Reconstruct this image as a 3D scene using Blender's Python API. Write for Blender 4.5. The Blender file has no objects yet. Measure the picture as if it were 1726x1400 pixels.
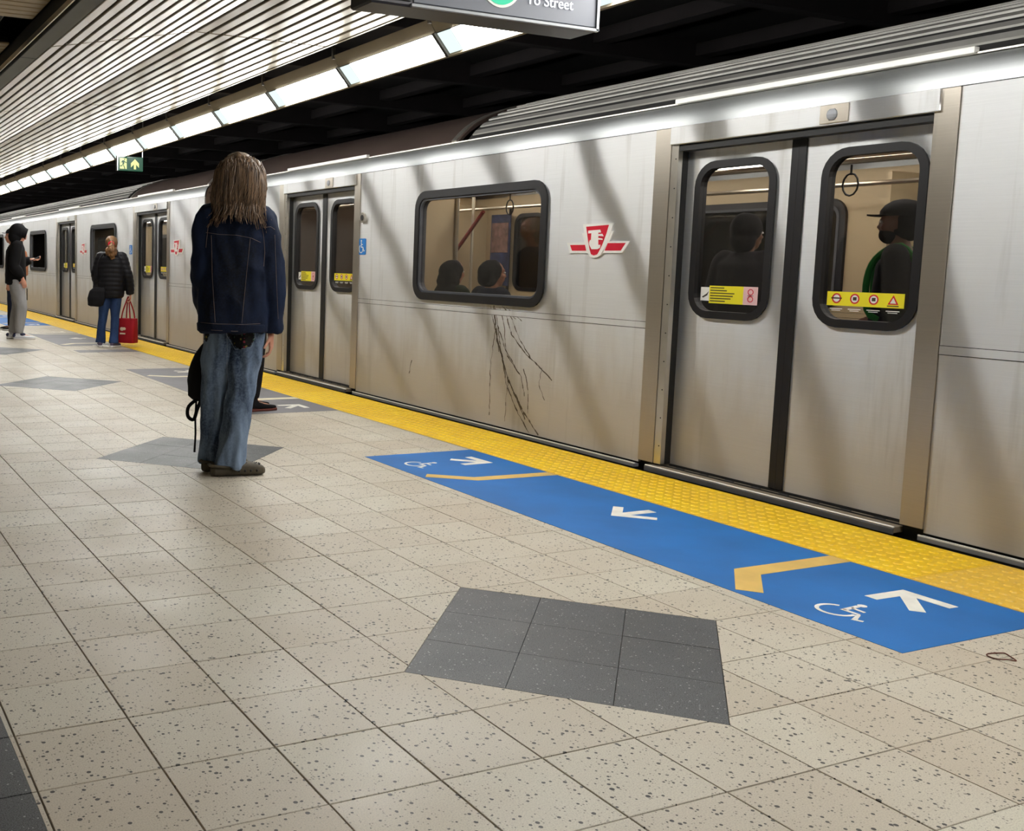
import bpy, bmesh, math, random
from mathutils import Vector, Matrix
from mathutils.bvhtree import BVHTree
random.seed(7)
SC = bpy.context.scene
COL = SC.collection

# ------------------------------------------------------------------ camera, world, exposure
def make_camera():
    yaw, pitch, roll = 0.417761, -0.106107, 0.0195228
    cy, sy, cp, sp = math.cos(yaw), math.sin(yaw), math.cos(pitch), math.sin(pitch)
    f = Vector((sy*cp, cy*cp, sp)); r = Vector((cy, -sy, 0)); u = r.cross(f)
    cr, sr = math.cos(roll), math.sin(roll)
    R, U = r*cr + u*sr, -r*sr + u*cr
    cd = bpy.data.cameras.new('camera'); co = bpy.data.objects.new('camera', cd); COL.objects.link(co)
    M = Matrix(((R.x, U.x, -f.x), (R.y, U.y, -f.y), (R.z, U.z, -f.z))).to_4x4()
    M.translation = Vector((-0.761523, -4.751866, 1.240891))
    co.matrix_world = M
    cd.sensor_fit = 'HORIZONTAL'; cd.sensor_width = 36
    cd.lens = 1739.1756/1726*36
    cd.shift_x = 410.994/1726; cd.shift_y = -71.936/1726
    cd.clip_start = .05; cd.clip_end = 300
    SC.camera = co
make_camera()
w = bpy.data.worlds.new('world'); SC.world = w; w.use_nodes = True
w.node_tree.nodes['Background'].inputs[0].default_value = (.6, .62, .7, 1)
w.node_tree.nodes['Background'].inputs[1].default_value = .012
SC.view_settings.view_transform = 'Standard'; SC.view_settings.look = 'None'
SC.view_settings.gamma = 1; SC.view_settings.use_curve_mapping = False
SC.view_settings.exposure = 0.40
LAMP = 36.0          # strength of the platform light panels
CARLAMP = 20.0        # strength of the lights inside the train

# ------------------------------------------------------------------ materials
def lin(c): return c/12.92 if c <= .04045 else ((c+.055)/1.055)**2.4
def S(r, g, b): return (lin(r/255), lin(g/255), lin(b/255), 1)
class NT:
    def __init__(s, name):
        s.m = bpy.data.materials.new(name); s.m.use_nodes = True
        s.n = s.m.node_tree.nodes; s.l = s.m.node_tree.links; s.b = s.n['Principled BSDF']
    def new(s, t, **k):
        x = s.n.new(t)
        for a, v in k.items():
            if a.startswith('_'): setattr(x, a[1:], v)
        return x
    def link(s, a, b): s.l.new(a, b)
    def pos(s, scale=(1, 1, 1), obj=False):
        if obj: o = s.n.new('ShaderNodeTexCoord').outputs['Object']
        else: o = s.n.new('ShaderNodeNewGeometry').outputs['Position']
        if scale == (1, 1, 1): return o
        mp = s.n.new('ShaderNodeMapping'); mp.inputs['Scale'].default_value = scale
        s.link(o, mp.inputs['Vector']); return mp.outputs['Vector']
    def noise(s, vec, scale, detail=3, rough=.5):
        n = s.n.new('ShaderNodeTexNoise'); n.inputs['Scale'].default_value = scale
        n.inputs['Detail'].default_value = detail; n.inputs['Roughness'].default_value = rough
        s.link(vec, n.inputs['Vector']); return n.outputs['Fac']
    def ramp(s, fac, stops):
        r = s.n.new('ShaderNodeValToRGB'); e = r.color_ramp.elements
        while len(e) < len(stops): e.new(.5)
        for i, (p, c) in enumerate(stops):
            e[i].position = p; e[i].color = c if len(c) == 4 else (*c, 1)
        s.link(fac, r.inputs['Fac']); return r.outputs['Color']
    def mix(s, fac, a, b, mode='MIX'):
        m = s.n.new('ShaderNodeMix'); m.data_type = 'RGBA'; m.blend_type = mode
        for v, k in ((fac, 0), (a, 6), (b, 7)):
            if hasattr(v, 'is_linked') or hasattr(v, 'links'): s.link(v, m.inputs[k])
            else: m.inputs[k].default_value = v
        return m.outputs[2]
    def math(s, op, a, b=0.):
        m = s.n.new('ShaderNodeMath'); m.operation = op
        for v, k in ((a, 0), (b, 1)):
            if hasattr(v, 'links'): s.link(v, m.inputs[k])
            else: m.inputs[k].default_value = v
        return m.outputs[0]
    def bump(s, h, strength=.3, dist=.01):
        b = s.n.new('ShaderNodeBump'); b.inputs['Strength'].default_value = strength
        b.inputs['Distance'].default_value = dist
        s.link(h, b.inputs['Height']); s.link(b.outputs['Normal'], s.b.inputs['Normal'])
    def col(s, v):
        if hasattr(v, 'links'): s.link(v, s.b.inputs['Base Color'])
        else: s.b.inputs['Base Color'].default_value = v
        return s
    def set(s, rough=.5, metal=0., spec=None):
        s.b.inputs['Roughness'].default_value = rough; s.b.inputs['Metallic'].default_value = metal
        if spec is not None: s.b.inputs['Specular IOR Level'].default_value = spec
        return s
def plain(name, col, rough=.5, metal=0., var=.12, scale=8., bump=0., bscale=60., spec=None):
    t = NT(name).set(rough, metal, spec)
    p = t.pos(obj=True)
    n = t.noise(p, scale)
    dark = tuple(c*(1-var) for c in col[:3])+(1,); lite = tuple(min(1, c*(1+var)) for c in col[:3])+(1,)
    t.col(t.ramp(n, [(.3, dark), (.7, lite)]))
    if bump: t.bump(t.noise(p, bscale), bump, .004)
    return t.m
def emis(name, col, st):
    t = NT(name); t.col((0, 0, 0, 1)); t.b.inputs['Emission Color'].default_value = col
    t.b.inputs['Emission Strength'].default_value = st; t.set(.6)
    return t.m
M = {}
def spots(t, vec, scale, r, keep):
    v = t.new('ShaderNodeTexVoronoi'); v.inputs['Scale'].default_value = scale; t.link(vec, v.inputs['Vector'])
    sep = t.new('ShaderNodeSeparateColor'); t.link(v.outputs['Color'], sep.inputs[0])
    rad = t.math('MULTIPLY', sep.outputs[1], r)
    a = t.math('LESS_THAN', v.outputs['Distance'], rad)
    b = t.math('GREATER_THAN', sep.outputs[0], 1-keep)
    return t.math('MULTIPLY', a, b)
def terrazzo(name, light=True):
    t = NT(name); p = t.pos()
    sn = t.new('ShaderNodeVectorMath', _operation='SNAP'); t.link(p, sn.inputs[0]); sn.inputs[1].default_value = (.305, .305, 10)
    wn = t.new('ShaderNodeTexWhiteNoise', _noise_dimensions='3D'); t.link(sn.outputs[0], wn.inputs[0])
    wob = t.noise(p, 90, 2)
    mp = t.new('ShaderNodeVectorMath', _operation='ADD'); t.link(p, mp.inputs[0])
    sc = t.new('ShaderNodeVectorMath', _operation='SCALE'); t.link(wn.outputs['Color'], sc.inputs[0]); sc.inputs[3].default_value = 3.
    t.link(sc.outputs[0], mp.inputs[1])
    flat = t.new('ShaderNodeVectorMath', _operation='MULTIPLY'); t.link(mp.outputs[0], flat.inputs[0]); flat.inputs[1].default_value = (1, 1, 0)
    q = flat.outputs[0]
    if light:
        base = t.ramp(wn.outputs['Value'], [(0, S(186, 176, 158)), (.5, S(192, 184, 168)), (1, S(198, 192, 176))])
        warm = t.noise(p, 1.3, 4)
        base = t.mix(t.math('MULTIPLY', t.math('GREATER_THAN', warm, .0), t.ramp(warm, [(.42, (0, 0, 0)), (.62, (.35, .35, .35))])), base, S(176, 160, 140))
        fine = t.noise(q, 260, 2)
        base = t.mix(t.ramp(fine, [(.45, (0, 0, 0)), (.65, (.5, .5, .5))]), base, S(150, 142, 130))
        c = t.mix(t.math('MULTIPLY', spots(t, q, 130, .42, .35), .75), base, S(90, 82, 74))
        c = t.mix(t.math('MULTIPLY', spots(t, q, 56, .33, .72), .95), c, S(38, 36, 34))
        c = t.mix(t.math('MULTIPLY', spots(t, q, 34, .22, .26), .97), c, S(26, 25, 25))
        t.set(.42)
        t.b.inputs['Specular IOR Level'].default_value = .42
    else:
        base = t.ramp(t.noise(q, 320, 2), [(.35, S(30, 31, 33)), (.65, S(92, 94, 96))])
        c = t.mix(t.math('MULTIPLY', spots(t, q, 120, .4, .5), .85), base, S(38, 38, 42))
        c = t.mix(t.math('MULTIPLY', spots(t, q, 115, .36, .24), .8), c, S(165, 167, 164))
        t.set(.5)
    t.col(c)
    r = t.ramp(t.noise(p, 3, 4), [(.3, (.36, .36, .36)), (.7, (.52, .52, .52))])
    t.link(r, t.b.inputs['Roughness'])
    return t.m
M['tile'] = terrazzo('beige_terrazzo'); M['dtile'] = terrazzo('charcoal_terrazzo', False)
M['grout'] = plain('grout', S(36, 28, 22), .9)
def steel(name, col, rough, aniso=.8, bump=.25, dirt_bounce=True, rot=0., mirror=None):
    t = NT(name); p = t.pos()
    brush = t.noise(t.pos((6, 2.2, 420)), 1., 2)
    wave = t.noise(t.pos((1, .55, .9)), 1.5, 1)
    c = t.ramp(brush, [(.3, tuple(x*.93 for x in col[:3])+(1,)), (.7, col)])
    if dirt_bounce:
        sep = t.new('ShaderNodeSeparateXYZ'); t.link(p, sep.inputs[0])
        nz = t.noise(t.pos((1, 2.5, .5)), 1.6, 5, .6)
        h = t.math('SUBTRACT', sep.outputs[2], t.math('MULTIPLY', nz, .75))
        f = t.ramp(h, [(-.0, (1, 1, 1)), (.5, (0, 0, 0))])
        grime_bounce = t.math('MULTIPLY', f, .5)
        c = t.mix(grime_bounce, c, S(166, 150, 126))  # tan towards the bottom: grime plus painted-in warm reflection of the floor
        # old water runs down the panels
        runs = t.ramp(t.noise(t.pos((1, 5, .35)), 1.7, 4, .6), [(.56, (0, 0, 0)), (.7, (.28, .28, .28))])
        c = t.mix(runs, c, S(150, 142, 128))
        rr = t.math('ADD', t.math('MULTIPLY', f, .18), rough)
        t.link(rr, t.b.inputs['Roughness'])
        t.b.inputs['Metallic'].default_value = 1
        m = t.math('SUBTRACT', 1., t.math('MULTIPLY', f, .3)); t.link(m, t.b.inputs['Metallic'])
    else: t.set(rough, 1)
    t.col(c)
    if mirror:
        # brushed along the car: reflections stay sharp lengthways and smear far up and down
        g = t.new('ShaderNodeBsdfAnisotropic'); g.distribution = 'GGX'
        t.link(c, g.inputs['Color']); g.inputs['Roughness'].default_value = mirror[0]; g.inputs['Anisotropy'].default_value = mirror[1]
        cy = t.new('ShaderNodeCombineXYZ'); cy.inputs[1].default_value = 1; t.link(cy.outputs[0], g.inputs['Tangent'])
        t.set(.7, 0, .2)
        for l_ in list(t.b.inputs['Metallic'].links)+list(t.b.inputs['Roughness'].links): t.l.remove(l_)
        mxs = t.new('ShaderNodeMixShader'); out = t.n['Material Output']
        if dirt_bounce: t.link(t.math('SUBTRACT', mirror[2], t.math('MULTIPLY', f, .25)), mxs.inputs[0])
        else: mxs.inputs[0].default_value = mirror[2]
        t.link(t.b.outputs[0], mxs.inputs[1]); t.link(g.outputs[0], mxs.inputs[2]); t.link(mxs.outputs[0], out.inputs['Surface'])
        if bump:
            bn = t.new('ShaderNodeBump'); bn.inputs['Strength'].default_value = bump; bn.inputs['Distance'].default_value = .06
            t.link(wave, bn.inputs['Height']); t.link(bn.outputs['Normal'], g.inputs['Normal'])
        return t.m
    t.b.inputs['Anisotropic'].default_value = aniso
    t.b.inputs['Anisotropic Rotation'].default_value = rot
    cx = t.new('ShaderNodeCombineXYZ'); cx.inputs[2].default_value = 1
    t.link(cx.outputs[0], t.b.inputs['Tangent'])
    if bump: t.bump(wave, bump, .06)
    return t.m
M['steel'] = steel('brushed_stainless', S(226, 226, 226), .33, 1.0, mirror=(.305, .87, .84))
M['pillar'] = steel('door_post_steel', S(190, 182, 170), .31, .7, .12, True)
M['cove'] = steel('cove_steel', S(172, 174, 174), .34, .9, .15, False)
M['rib'] = plain('roof_rib_steel', S(152, 150, 145), .5, .5, .12, 3)
M['roof'] = plain('dusty_roof', S(20, 18, 18), .9, .0, .2, 2)
M['fairing'] = plain('smooth_roof_end', S(80, 66, 60), .5, .4, .15, 1.5)
M['trimsteel'] = plain('bright_trim', S(205, 200, 190), .3, .9, .06)
M['rubber'] = plain('black_rubber', S(17, 15, 18), .5, 0, .15, 10)
M['black'] = plain('black_paint', S(14, 13, 13), .6, 0, .1)
M['tread'] = plain('sill_tread', S(132, 120, 102), .6, .2, .1, 10)
M['dark'] = plain('sooty_concrete', S(22, 18, 20), .9, 0, .35, 2.5)
M['beam'] = plain('sooty_beam', S(28, 22, 24), .85, 0, .3, 3)
M['rail'] = plain('grey_rub_rail', S(140, 142, 146), .5, .3, .12, 6)
M['white'] = plain('white_vinyl', S(232, 230, 224), .5, 0, .04)
M['cream'] = plain('cream_wall_panel', S(196, 176, 140), .5, 0, .05, 1.5)
M['carceil'] = plain('car_ceiling', S(178, 150, 132), .5, 0, .06, 1.5)
M['carfloor'] = plain('car_floor', S(60, 55, 54), .6, 0, .2, 20)
M['red'] = plain('enamel_red', S(206, 28, 52), .35, 0, .06)
M['yellow'] = plain('sticker_yellow', S(236, 222, 40), .5, 0, .03)
M['pink'] = plain('sticker_pink', S(232, 190, 190), .5, 0, .03)
M['blue'] = plain('blue_floor_vinyl', S(2, 96, 166), .6, 0, .12, 3, .1, 200)
M['signblue'] = plain('sign_blue', S(30, 120, 200), .4, 0, .04)
M['grey'] = plain('grey_floor_vinyl', S(112, 110, 114), .5, 0, .14, 3, .1, 200)
M['ochre'] = plain('ochre_line', S(206, 170, 92), .5, 0, .1, 6)
M['palel'] = plain('pale_line', S(214, 206, 178), .5, 0, .1, 6)
M['print'] = plain('white_floor_print', S(222, 218, 208), .5, 0, .12, 12)
M['ink'] = plain('print_ink', S(60, 52, 40), .6, 0, .05)
def tactile(name, a, b, c):
    t = NT(name); p = t.pos()
    n = t.noise(p, 2.2, 5, .6); f = t.noise(p, 45, 3)
    base = t.ramp(n, [(.3, a), (.52, b), (.75, a)])
    base = t.mix(t.ramp(f, [(.5, (0, 0, 0)), (.75, (.45, .45, .45))]), base, c)
    t.col(base); t.set(.45); t.bump(f, .15, .003); return t.m
M['tact'] = tactile('yellow_tactile', S(238, 200, 6), S(226, 182, 12), S(176, 130, 20))
M['tactold'] = tactile('worn_tactile', S(214, 174, 70), S(222, 178, 50), S(176, 138, 70))
M['tactmid'] = tactile('faded_tactile', S(228, 186, 40), S(234, 196, 20), S(190, 150, 50))
M['slat'] = plain('beige_ceiling_slat', S(150, 141, 123), .30, .35, .07, 1.2)
M['slatl'] = plain('beige_cross_slat', S(165, 146, 112), .4, .3, .1, 2)
M['trough'] = plain('light_trough_metal', S(140, 130, 112), .8, .0, .08, 3, spec=.1)
M['divider'] = plain('divider_metal', S(96, 92, 88), .5, .3, .08, 3)
M['gbeam'] = plain('grey_beam_paint', S(84, 88, 88), .5, .1, .08, 3)
M['lens'] = emis('lit_lens', (1.0, .995, .96, 1), LAMP)
M['addlens'] = emis('added_lens_track_side', (1.0, .995, .96, 1), LAMP*.56)  # added lens, out of view, to brighten the train side
M['addlensend'] = emis('added_lens_end', (.70, .84, .80, 1), .35)  # dim ends of the added train-side lens
M['lensend'] = emis('lens_end_zone', (.70, .84, .80, 1), .95)
M['carlight'] = emis('car_light', (1, .99, .93, 1), CARLAMP)
def glass():
    t = NT('tinted_glass'); n, l = t.n, t.l
    tr = n.new('ShaderNodeBsdfTransparent'); tr.inputs[0].default_value = (.74, .73, .72, 1)
    gl = n.new('ShaderNodeBsdfGlossy'); gl.inputs['Roughness'].default_value = .03; gl.inputs[0].default_value = (1, 1, 1, 1)
    lw = n.new('ShaderNodeLayerWeight'); pw = n.new('ShaderNodeMath'); pw.operation = 'POWER'; l.new(lw.outputs['Facing'], pw.inputs[0]); pw.inputs[1].default_value = 4
    fr = n.new('ShaderNodeMath'); fr.operation = 'MULTIPLY_ADD'; l.new(pw.outputs[0], fr.inputs[0]); fr.inputs[1].default_value = .55; fr.inputs[2].default_value = .03
    mx = n.new('ShaderNodeMixShader'); l.new(fr.outputs[0], mx.inputs[0]); l.new(tr.outputs[0], mx.inputs[1]); l.new(gl.outputs[0], mx.inputs[2])
    l.new(mx.outputs[0], n['Material Output'].inputs[0]); n.remove(t.b); return t.m
M['glass'] = glass()
M['signface'] = plain('sign_face', S(96, 100, 112), .5, .0, .06, 2)
M['signbody'] = plain('sign_housing', S(50, 48, 52), .35, .5, .1, 2)
M['signtext'] = emis('lit_lettering', (.95, .97, 1, 1), 1.0)
M['signgreen'] = emis('lit_green', (.0, .62, .32, 1), .9)
M['signcyan'] = emis('lit_blue', (.55, .7, .9, 1), .9)
M['exitgreen'] = emis('exit_green', S(8, 74, 50), .9)
M['exitpale'] = emis('exit_pale', S(214, 224, 140), 1.1)

# ------------------------------------------------------------------ mesh helpers
class MB:
    def __init__(s): s.v = []; s.f = []; s.mi = []; s.mats = []
    def _m(s, m):
        if m not in s.mats: s.mats.append(m)
        return s.mats.index(m)
    def add(s, vs, fs, m=None):
        b = len(s.v); s.v += [tuple(v) for v in vs]; k = s._m(m)
        for f in fs: s.f.append(tuple(i+b for i in f)); s.mi.append(k)
        return s
    def box(s, x0, x1, y0, y1, z0, z1, m=None, bv=0.):
        if bv:
            b = min(bv, (x1-x0)*.45, (y1-y0)*.45, (z1-z0)*.45)
            vs = []; 
            for (X0, X1, Y0, Y1, z) in ((x0+b, x1-b, y0+b, y1-b, z0), (x0, x1, y0, y1, z0+b), (x0, x1, y0, y1, z1-b), (x0+b, x1-b, y0+b, y1-b, z1)):
                vs += [(X0, Y0, z), (X1, Y0, z), (X1, Y1, z), (X0, Y1, z)]
            fs = [(3, 2, 1, 0), (12, 13, 14, 15)]
            for k in range(3):
                for i in range(4): fs.append((k*4+i, k*4+(i+1) % 4, k*4+4+(i+1) % 4, k*4+4+i))
            return s.add(vs, fs, m)
        vs = [(x0, y0, z0), (x1, y0, z0), (x1, y1, z0), (x0, y1, z0), (x0, y0, z1), (x1, y0, z1), (x1, y1, z1), (x0, y1, z1)]
        return s.add(vs, [(3, 2, 1, 0), (4, 5, 6, 7), (0, 1, 5, 4), (1, 2, 6, 5), (2, 3, 7, 6), (3, 0, 4, 7)], m)
    def prism(s, poly, a, b, axis='z', m=None):
        """poly: 2-D outline; extruded from a to b on the given axis (x: poly=(y,z), y: (x,z), z: (x,y))"""
        def P(p, t): return {'x': (t, p[0], p[1]), 'y': (p[0], t, p[1]), 'z': (p[0], p[1], t)}[axis]
        n = len(poly); vs = [P(p, a) for p in poly]+[P(p, b) for p in poly]
        fs = [tuple(range(n-1, -1, -1)), tuple(range(n, 2*n))]+[(i, (i+1) % n, n+(i+1) % n, n+i) for i in range(n)]
        return s.add(vs, fs, m)
    def ring(s, outer, inner, a, b, m=None):
        """annulus between two equal-length (y,z) loops, extruded in x"""
        n = len(outer); vs = [(a, *p) for p in outer]+[(a, *p) for p in inner]+[(b, *p) for p in outer]+[(b, *p) for p in inner]
        fs = []
        for i in range(n):
            j = (i+1) % n
            fs += [(i, j, n+j, n+i), (2*n+i, 3*n+i, 3*n+j, 2*n+j), (i, 2*n+i, 2*n+j, j), (n+i, n+j, 3*n+j, 3*n+i)]
        return s.add(vs, fs, m)
    def loft(s, rings, m=None, cap=True):
        n = len(rings[0]); vs = [p for r in rings for p in r]; fs = []
        for k in range(len(rings)-1):
            for i in range(n): fs.append((k*n+i, k*n+(i+1) % n, (k+1)*n+(i+1) % n, (k+1)*n+i))
        if cap: fs += [tuple(range(n-1, -1, -1)), tuple((len(rings)-1)*n+i for i in range(n))]
        return s.add(vs, fs, m)
    def tube(s, pts, r, m=None, n=8, closed=False):
        pts = [Vector(p) for p in pts]; rs = r if isinstance(r, (list, tuple)) else [r]*len(pts); rings = []
        up = Vector((0, 0, 1)); prev = None
        for i, p in enumerate(pts):
            a = pts[i-1] if (i or closed) else p; b = pts[(i+1) % len(pts)] if (i < len(pts)-1 or closed) else p
            d = (b-a).normalized()
            x = (prev - d*prev.dot(d)) if prev is not None else (up.cross(d) if abs(d.z) < .95 else Vector((1, 0, 0)).cross(d))
            x.normalize(); prev = x; y = d.cross(x)
            rings.append([p+(x*math.cos(2*math.pi*k/n)+y*math.sin(2*math.pi*k/n))*rs[i] for k in range(n)])
        if closed: rings.append(rings[0])
        return s.loft(rings, m, not closed)
    def ell(s, c, rx, ry, rz, m=None, n=12, k=8):
        rings = []
        for j in range(1, k):
            t = math.pi*j/k
            rings.append([(c[0]+rx*math.sin(t)*math.cos(2*math.pi*i/n), c[1]+ry*math.sin(t)*math.sin(2*math.pi*i/n), c[2]-rz*math.cos(t)) for i in range(n)])
        return s.loft(rings, m)
    def mesh(s, name, smooth=False):
        me = bpy.data.meshes.new(name); me.from_pydata(s.v, [], s.f)
        for mm in s.mats:
            if mm is not None: me.materials.append(mm)
        if len(s.mats) > 1: me.polygons.foreach_set('material_index', s.mi)
        if smooth: me.polygons.foreach_set('use_smooth', [True]*len(me.polygons))
        me.update()
        if smooth: me.set_sharp_from_angle(angle=math.radians(38))
        return me
    def build(s, name, m=None, parent=None, smooth=False, **k):
        if m is not None: s.mats = [m]; s.mi = [0]*len(s.f)
        return link(name, s.mesh(name, smooth), parent, **k)
def link(name, me, parent=None, label=None, cat=None, group=None, kind=None):
    o = bpy.data.objects.new(name, me); COL.objects.link(o)
    if parent is not None:
        o.parent = parent; o.matrix_parent_inverse = Matrix.Translation(parent['_w']).inverted() if '_w' in parent else parent.matrix_world.inverted()
    tag(o, label, cat, group, kind); return o
def tag(o, label=None, cat=None, group=None, kind=None):
    if label: o['label'] = label
    if cat: o['category'] = cat
    if group: o['group'] = group
    if kind: o['kind'] = kind
    return o
def empty(name, loc, label=None, cat=None, group=None, kind=None, parent=None):
    o = bpy.data.objects.new(name, None); COL.objects.link(o); o.empty_display_size = .2
    o.location = loc; o['_w'] = loc
    if parent is not None:
        o.parent = parent; o.matrix_parent_inverse = Matrix.Translation(parent['_w']).inverted()
    return tag(o, label, cat, group, kind)
def shared(name, me, parent, loc):
    """a part whose mesh is shared and built around its own origin"""
    o = bpy.data.objects.new(name, me); COL.objects.link(o); o.parent = parent
    if parent is not None:
        o.location = Vector(loc)-Vector(parent['_w'] if '_w' in parent else (0, 0, 0))
    else: o.location = loc
    return o
def rrect(y0, y1, z0, z1, r, n=6):
    pts = []
    for cx, cz, a0 in ((y1-r, z1-r, 0), (y0+r, z1-r, 90), (y0+r, z0+r, 180), (y1-r, z0+r, 270)):
        for i in range(n+1):
            a = math.radians(a0+90*i/n); pts.append((cx+r*math.cos(a), cz+r*math.sin(a)))
    return pts
def plate(name, x, y0, y1, z0, z1, holes, m, parent, th=.012, **k):
    """flat plate facing -x (or +x) with round-cornered holes"""
    bm = bmesh.new()
    for lp in [[(y0, z0), (y1, z0), (y1, z1), (y0, z1)]]+holes:
        vs = [bm.verts.new((x, a, b)) for a, b in lp]
        for i in range(len(vs)): bm.edges.new((vs[i], vs[(i+1) % len(vs)]))
    bmesh.ops.triangle_fill(bm, use_beauty=True, edges=bm.edges[:], normal=(-1, 0, 0))
    ex = bmesh.ops.extrude_face_region(bm, geom=bm.faces[:])
    bmesh.ops.translate(bm, vec=(th, 0, 0), verts=[v for v in ex['geom'] if isinstance(v, bmesh.types.BMVert)])
    bmesh.ops.recalc_face_normals(bm, faces=bm.faces[:])
    me = bpy.data.meshes.new(name); bm.to_mesh(me); bm.free(); me.materials.append(m)
    return link(name, me, parent, **k)
ORD = ['first', 'second', 'third', 'fourth', 'fifth', 'sixth', 'seventh', 'eighth', 'ninth', 'tenth', 'eleventh', 'twelfth', 'thirteenth', 'fourteenth', 'fifteenth', 'sixteenth']
# ================================================================== SETTING
T = .305
EDGE = 3.94; YIN = 3.3416
DIAM = [(1.525, -2.135, T*3/math.sqrt(2)), (1.50, 1.51, T*3/math.sqrt(2)), (1.50, 5.49, T*3/math.sqrt(2)), (1.50, 9.35, T*3/math.sqrt(2))]
def clip(poly, a, b, c, keep):
    """keep points with sign*(a x + b y - c) <= 0"""
    out = []; n = len(poly)
    for i in range(n):
        p, q = poly[i], poly[(i+1) % n]
        dp = (a*p[0]+b*p[1]-c)*keep; dq = (a*q[0]+b*q[1]-c)*keep
        if dp <= 0: out.append(p)
        if (dp < 0 < dq) or (dq < 0 < dp):
            t = dp/(dp-dq); out.append((p[0]+t*(q[0]-p[0]), p[1]+t*(q[1]-p[1])))
    return out
def minus_diamond(poly, d):
    cx, cy, h = d; h = h+.002; pieces = []; cur = poly
    for a, b in ((1, 1), (-1, 1), (-1, -1), (1, -1)):
        c = a*cx+b*cy+h
        outp = clip(cur, a, b, c, -1)
        if len(outp) > 2: pieces.append(outp)
        cur = clip(cur, a, b, c, 1)
        if len(cur) < 3: return pieces
    return pieces
def area(p): return abs(sum(p[i][0]*p[(i+1) % len(p)][1]-p[(i+1) % len(p)][0]*p[i][1] for i in range(len(p))))/2
floor = empty('floor', (0, 0, 0), kind='structure')
MB().box(-6, EDGE-.004, -9, 75, -.30, -.012).build('floor_slab', M['grout'], floor)
MB().box(EDGE-.03, EDGE, -9, 75, -.35, -.004).build('edge_nosing', plain('edge_concrete', S(90, 84, 78), .8), floor)
MB().box(-6, EDGE-.4, -9, 75, -1.3, -.30).build('platform_base', M['dark'], floor)
G = .0021
def tilepoly(i, j): 
    x0, y0 = i*T+G, j*T+G; return [(x0, y0), (x0+T-2*G, y0), (x0+T-2*G, y0+T-2*G), (x0, y0+T-2*G)]
std = MB().box(0, T-2*G, 0, T-2*G, -.02, 0, M['tile'], .0012).mesh('tile')
rest = MB(); cand = []
X_L = -.32; X_R = YIN-.012
CAM = Vector((-.76, -4.75))
for i in range(-2, 12):
    for j in range(-31, 245):
        p = tilepoly(i, j)
        full = True
        if p[0][0] < X_L: p = clip(p, 1, 0, X_L+G, -1); full = False
        if len(p) > 2 and p[1][0] > X_R: p = clip(p, 1, 0, X_R, 1); full = False
        if len(p) < 3 or area(p) < 2e-4: continue
        pieces = [p]
        for d in DIAM:
            if abs((i+.5)*T-d[0])+abs((j+.5)*T-d[1]) < d[2]+.45:
                new = []
                for q in pieces: new += minus_diamond(q, d)
                if sum(map(area, new)) < sum(map(area, pieces))-1e-6: full = False
                pieces = new
        pieces = [q for q in pieces if len(q) > 2 and area(q) > 1e-6]
        if not pieces: continue
        c = Vector(((i+.5)*T, (j+.5)*T)); dv = c-CAM
        ang = math.degrees(math.atan2(dv.x, dv.y))
        vis = 5 < ang < 58 and dv.length > 2.2
        cand.append((dv.length if vis else 1e3+dv.length, i, j, full, pieces))
cand.sort(key=lambda t: t[0])
for k, (d, i, j, full, pieces) in enumerate(cand):
    if k < 300 and d < 1e3:
        dz = random.uniform(-.0006, .0003)
        if full: shared('tile', std, floor, (i*T+G, j*T+G, dz))
        else:
            mb = MB()
            for q in pieces: mb.prism(q, -.02, dz, 'z')
            mb.build('tile', M['tile'], floor)
    else:
        for q in pieces: rest.prism(q, -.02, random.uniform(-.0006, .0003), 'z')
rest.build('tile_field', M['tile'], floor, kind='stuff')
# charcoal border band at the left and the tiles past it
mb = MB()
for j in range(-31, 120):
    q = [(X_L-.61+G, j*T+G), (X_L-.305-G, j*T+G), (X_L-.305-G, j*T+T-G), (X_L-.61+G, j*T+T-G)]
    mb.prism(q, -.02, 0, 'z')
    if not -10 <= j <= 2: mb.prism([(x+.305, y) for x, y in q], -.02, 0, 'z')
mb.build('border_tile_field', M['dtile'], floor, kind='stuff')
for j in range(-10, 3):
    MB().box(X_L-.305+G, X_L+G*.9, j*T+G, j*T+T-G, -.02, 0, None, .001).build('border_tile', M['dtile'], floor)
mb = MB()
for i in range(-18, 0):
    for j in range(-29, 60):
        x = X_L-.61+i*T
        mb.prism([(x+G, j*T+G), (x+T-G, j*T+G), (x+T-G, j*T+T-G), (x+G, j*T+T-G)], -.02, 0, 'z')
mb.build('far_side_tile_field', M['tile'], floor, kind='stuff')
for n, (cx, cy, h) in enumerate(DIAM):
    r2 = 1/math.sqrt(2)
    if n < 3:
        for a in range(3):
            for b in range(3):
                g = .0012; q = []
                for (s_, t_) in ((a+g*3, b+g*3), (a+1-g*3, b+g*3), (a+1-g*3, b+1-g*3), (a+g*3, b+1-g*3)):
                    s2, t2 = (s_-1.5)*T, (t_-1.5)*T
                    q.append((cx+(s2-t2)*r2, cy+(s2+t2)*r2))
                MB().prism(q, -.02, random.uniform(-.0004, .0002), 'z').build('dark_diamond_tile', M['dtile'], floor)
    else:
        MB().prism([(cx+h, cy), (cx, cy+h), (cx-h, cy), (cx, cy-h)], -.02, 0, 'z').build('dark_diamond_tile', M['dtile'], floor)
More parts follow.
